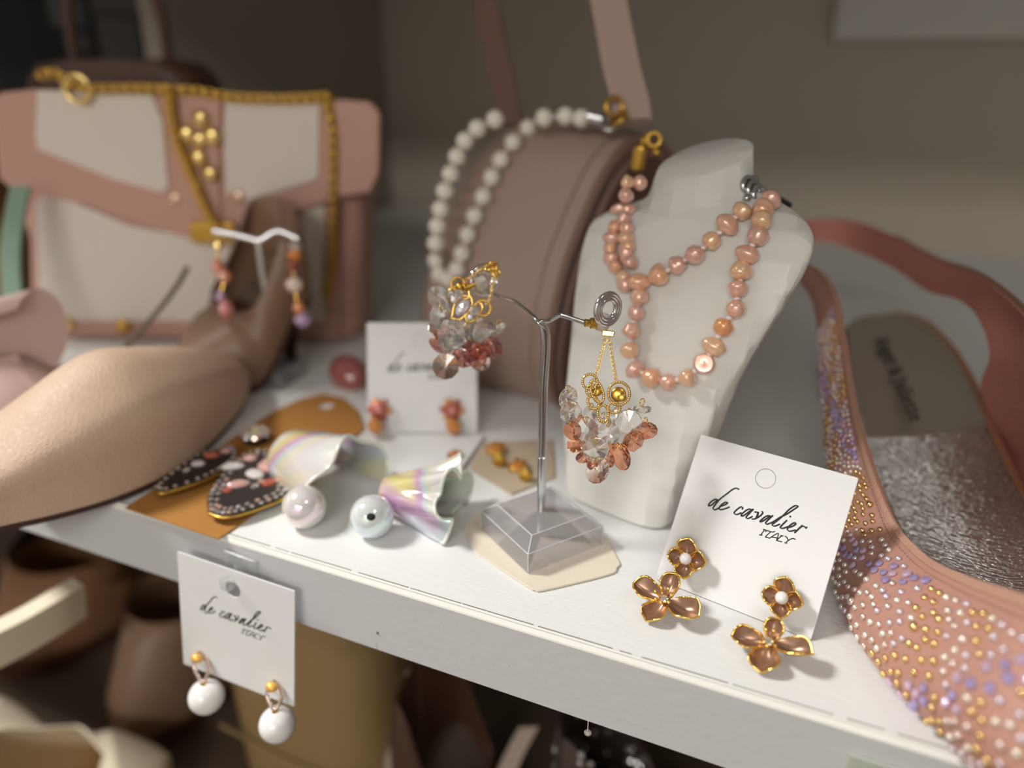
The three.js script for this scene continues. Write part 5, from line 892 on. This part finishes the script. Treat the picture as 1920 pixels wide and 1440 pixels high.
  const gl = thing('glossy_brooch', 'glossy dusty rose oval brooch lying by the upright card', 'brooch', onY(655, 712));
  part('stone', moved(new THREE.SphereGeometry(1, 32, 22), onY(652, 700, 0.008), quatTo(V(0.1, 0.6, 0.8), -0.5), V(0.0125, 0.0095, 0.007)), roseGloss, gl);
  part('rim', moved(new THREE.TorusGeometry(1, 0.09, 8, 40), onY(652, 700, 0.0075), quatTo(V(0.1, 0.6, 0.8), -0.5), V(0.0126, 0.0096, 0.01)), roseGloss, gl);
}

// ---------------------------------------------------------------- lower shelf: shoes and a bag in shadow
{
  const y = -0.30, g = (x, yy, h = y) => onY(x, yy, h);
  const shade = (label, h, tt, o) => courtShoe(label, h, tt, o);
  shade('cream court shoe on the lower shelf at the bottom left corner', g(-190, 1520), g(110, 1452), { w: 0.040, heel: 0.03, back: 0.075, side: 0.06, throat: 0.6, upper: creamLeather, lining: creamLeather, sole: creamLeather });
  shade('cream court shoe on the lower shelf pointing towards the olive handbag', g(20, 1610), g(330, 1478), { w: 0.040, heel: 0.02, back: 0.06, side: 0.05, throat: 0.6, upper: creamLeather, lining: darkGold, sole: creamLeather });
  const boot = (label, list, z, m) => { const t = thing('ankle_boot', label, 'boot', V(onZ(list[0][0], list[0][1], z).x, y, z)); const P = list.map(([x, yy]) => onZ(x, yy, z)); const xs = P.map((p) => p.x), cx = (Math.min(...xs) + Math.max(...xs)) / 2, w = (Math.max(...xs) - Math.min(...xs)) / 2, top = Math.max(...P.map((p) => p.y)); const r = (k, yy, s = 0) => Array.from({ length: 28 }, (_, i) => { const a = i / 28 * 6.283; return V(cx + w * k * Math.cos(a), yy, z - 0.05 + 0.045 * k * Math.sin(a) + s * Math.max(0, Math.sin(a))); }); part('shaft', loft([r(0.94, y + 0.012, 0.04), r(0.97, y + 0.04, 0.035), r(0.92, y + 0.08, 0.012), r(0.95, top - 0.01), r(1, top)], true, false), m, t); part('sole', loft([r(0.95, y + 0.0004, 0.055), r(0.98, y + 0.012, 0.055)]), darkLeather, t); part('side_seam', tube([V(cx - w * 0.3, y + 0.03, z - 0.0035), V(cx - w * 0.32, (y + top) / 2, z - 0.006), V(cx - w * 0.3, top - 0.004, z - 0.006)], 0.001, 20, 6), darkLeather, t); };
  boot('brown leather ankle boot standing on the lower shelf beneath the hanging card', [[190, 1200], [320, 1200], [320, 1420]], -0.105, tanLeather);
  boot('dark brown ankle boot on the lower shelf at the left under the beige shoe', [[-10, 1130], [140, 1130], [140, 1400]], -0.13, brownLeather);
  // cream handle bar sloping out at the left
  const bar = thing('cream_strap', 'thick cream shoe strap slanting out at the left under the shelf', 'strap', at(60, 1180, 0.39));
  part('strap', ribbon([[-120, 1260], [-40, 1225], [40, 1186], [110, 1145], [150, 1120]].map(([x, yy], i) => at(x, yy, 0.375 + i * 0.012)), Array.from({ length: 5 }, () => V(0.35, 0.9, 0.1)), 0.030, 0.008), creamLeather, bar);
  const ob = thing('olive_handbag', 'large smooth olive tan handbag on the lower shelf behind the hanging card', 'handbag', V(g(560, 1440).x, y, -0.16));
  const c = onZ(575, 1400, -0.11), r = (k, yy) => roundedRect(0.125 * k, 0.09 * k, 0.035 * k, 6).map((p) => V(c.x + p.x + 0.01, yy, -0.13 + p.y));
  part('body', loft([r(0.9, y + 0.0005), r(1, y + 0.02), r(1.02, y + 0.12), r(0.96, y + 0.18), r(0.8, y + 0.205), r(0.5, y + 0.212)]), oliveLeather, ob);
  part('handle', tube([V(c.x - 0.04, y + 0.2, -0.13), V(c.x - 0.035, y + 0.235, -0.13), V(c.x + 0.01, y + 0.25, -0.13), V(c.x + 0.05, y + 0.235, -0.13), V(c.x + 0.06, y + 0.2, -0.13)], 0.005, 40, 8), oliveLeather, ob);
  part('seam', tube([V(c.x - 0.05, y + 0.06, -0.084), V(c.x + 0.01, y + 0.055, -0.083), V(c.x + 0.07, y + 0.06, -0.084)], 0.0014, 20, 6), oliveLeather, ob);
  const ds = shade('dark brown high heeled shoe on the lower shelf below the middle of the shelf edge', g(800, 1560, y), g(960, 1660, y), { w: 0.036, heel: 0.07, back: 0.07, side: 0.05, throat: 0.58, upper: darkLeather, lining: taupeLining, sole: taupeLining, tip: 0.3 });
  part('ankle_strap', ribbon([[756, 1256], [748, 1320], [740, 1420], [738, 1500]].map(([x, yy]) => at(x, yy, 0.5)), Array.from({ length: 4 }, () => V(0.92, 0, -0.38)), 0.012, 0.003), std({ color: rgb(0.36, 0.27, 0.22), roughness: 0.6 }), ds);
  part('toe_strap', ribbon([[992, 1362], [966, 1410], [935, 1480]].map(([x, yy]) => at(x, yy, 0.47)), Array.from({ length: 3 }, () => V(0.92, 0.1, -0.38)), 0.012, 0.003), std({ color: rgb(0.40, 0.31, 0.25), roughness: 0.6 }), ds);
  const gs = courtShoe('dark glittering shoe with clear stones on the lower shelf at the bottom right', g(1040, 1640), g(1330, 1720), { w: 0.036, heel: 0.06, back: 0.085, side: 0.07, throat: 0.6, upper: std({ color: rgb(0.10, 0.07, 0.06), metalness: 0.5, roughness: 0.4 }), lining: taupeLining, sole: darkLeather });
  const s0 = seed; seed = 5; const up = gs.children.find((k) => k.name === 'upper'), pa = up.geometry.attributes.position, na = up.geometry.attributes.normal, im = new THREE.InstancedMesh(facetted([[0, -0.5], [1, -0.1], [0.6, 0.5], [0, 0.5]], 7), mirrorGem, 260);
  im.name = 'rhinestones'; im.userData.kind = 'stuff'; im.castShadow = true;
  for (let i = 0; i < 260; i++) { const k = Math.floor(rnd() * pa.count), n = V(na.getX(k), na.getY(k), na.getZ(k)), r2 = rr(0.0012, 0.0028); im.setMatrixAt(i, new THREE.Matrix4().compose(V(pa.getX(k), pa.getY(k), pa.getZ(k)).applyMatrix4(up.matrix).addScaledVector(n, 0.0006), quatTo(n), V(r2, r2, r2))); }
  gs.add(im); seed = s0;
}

renderer.render(scene, camera);
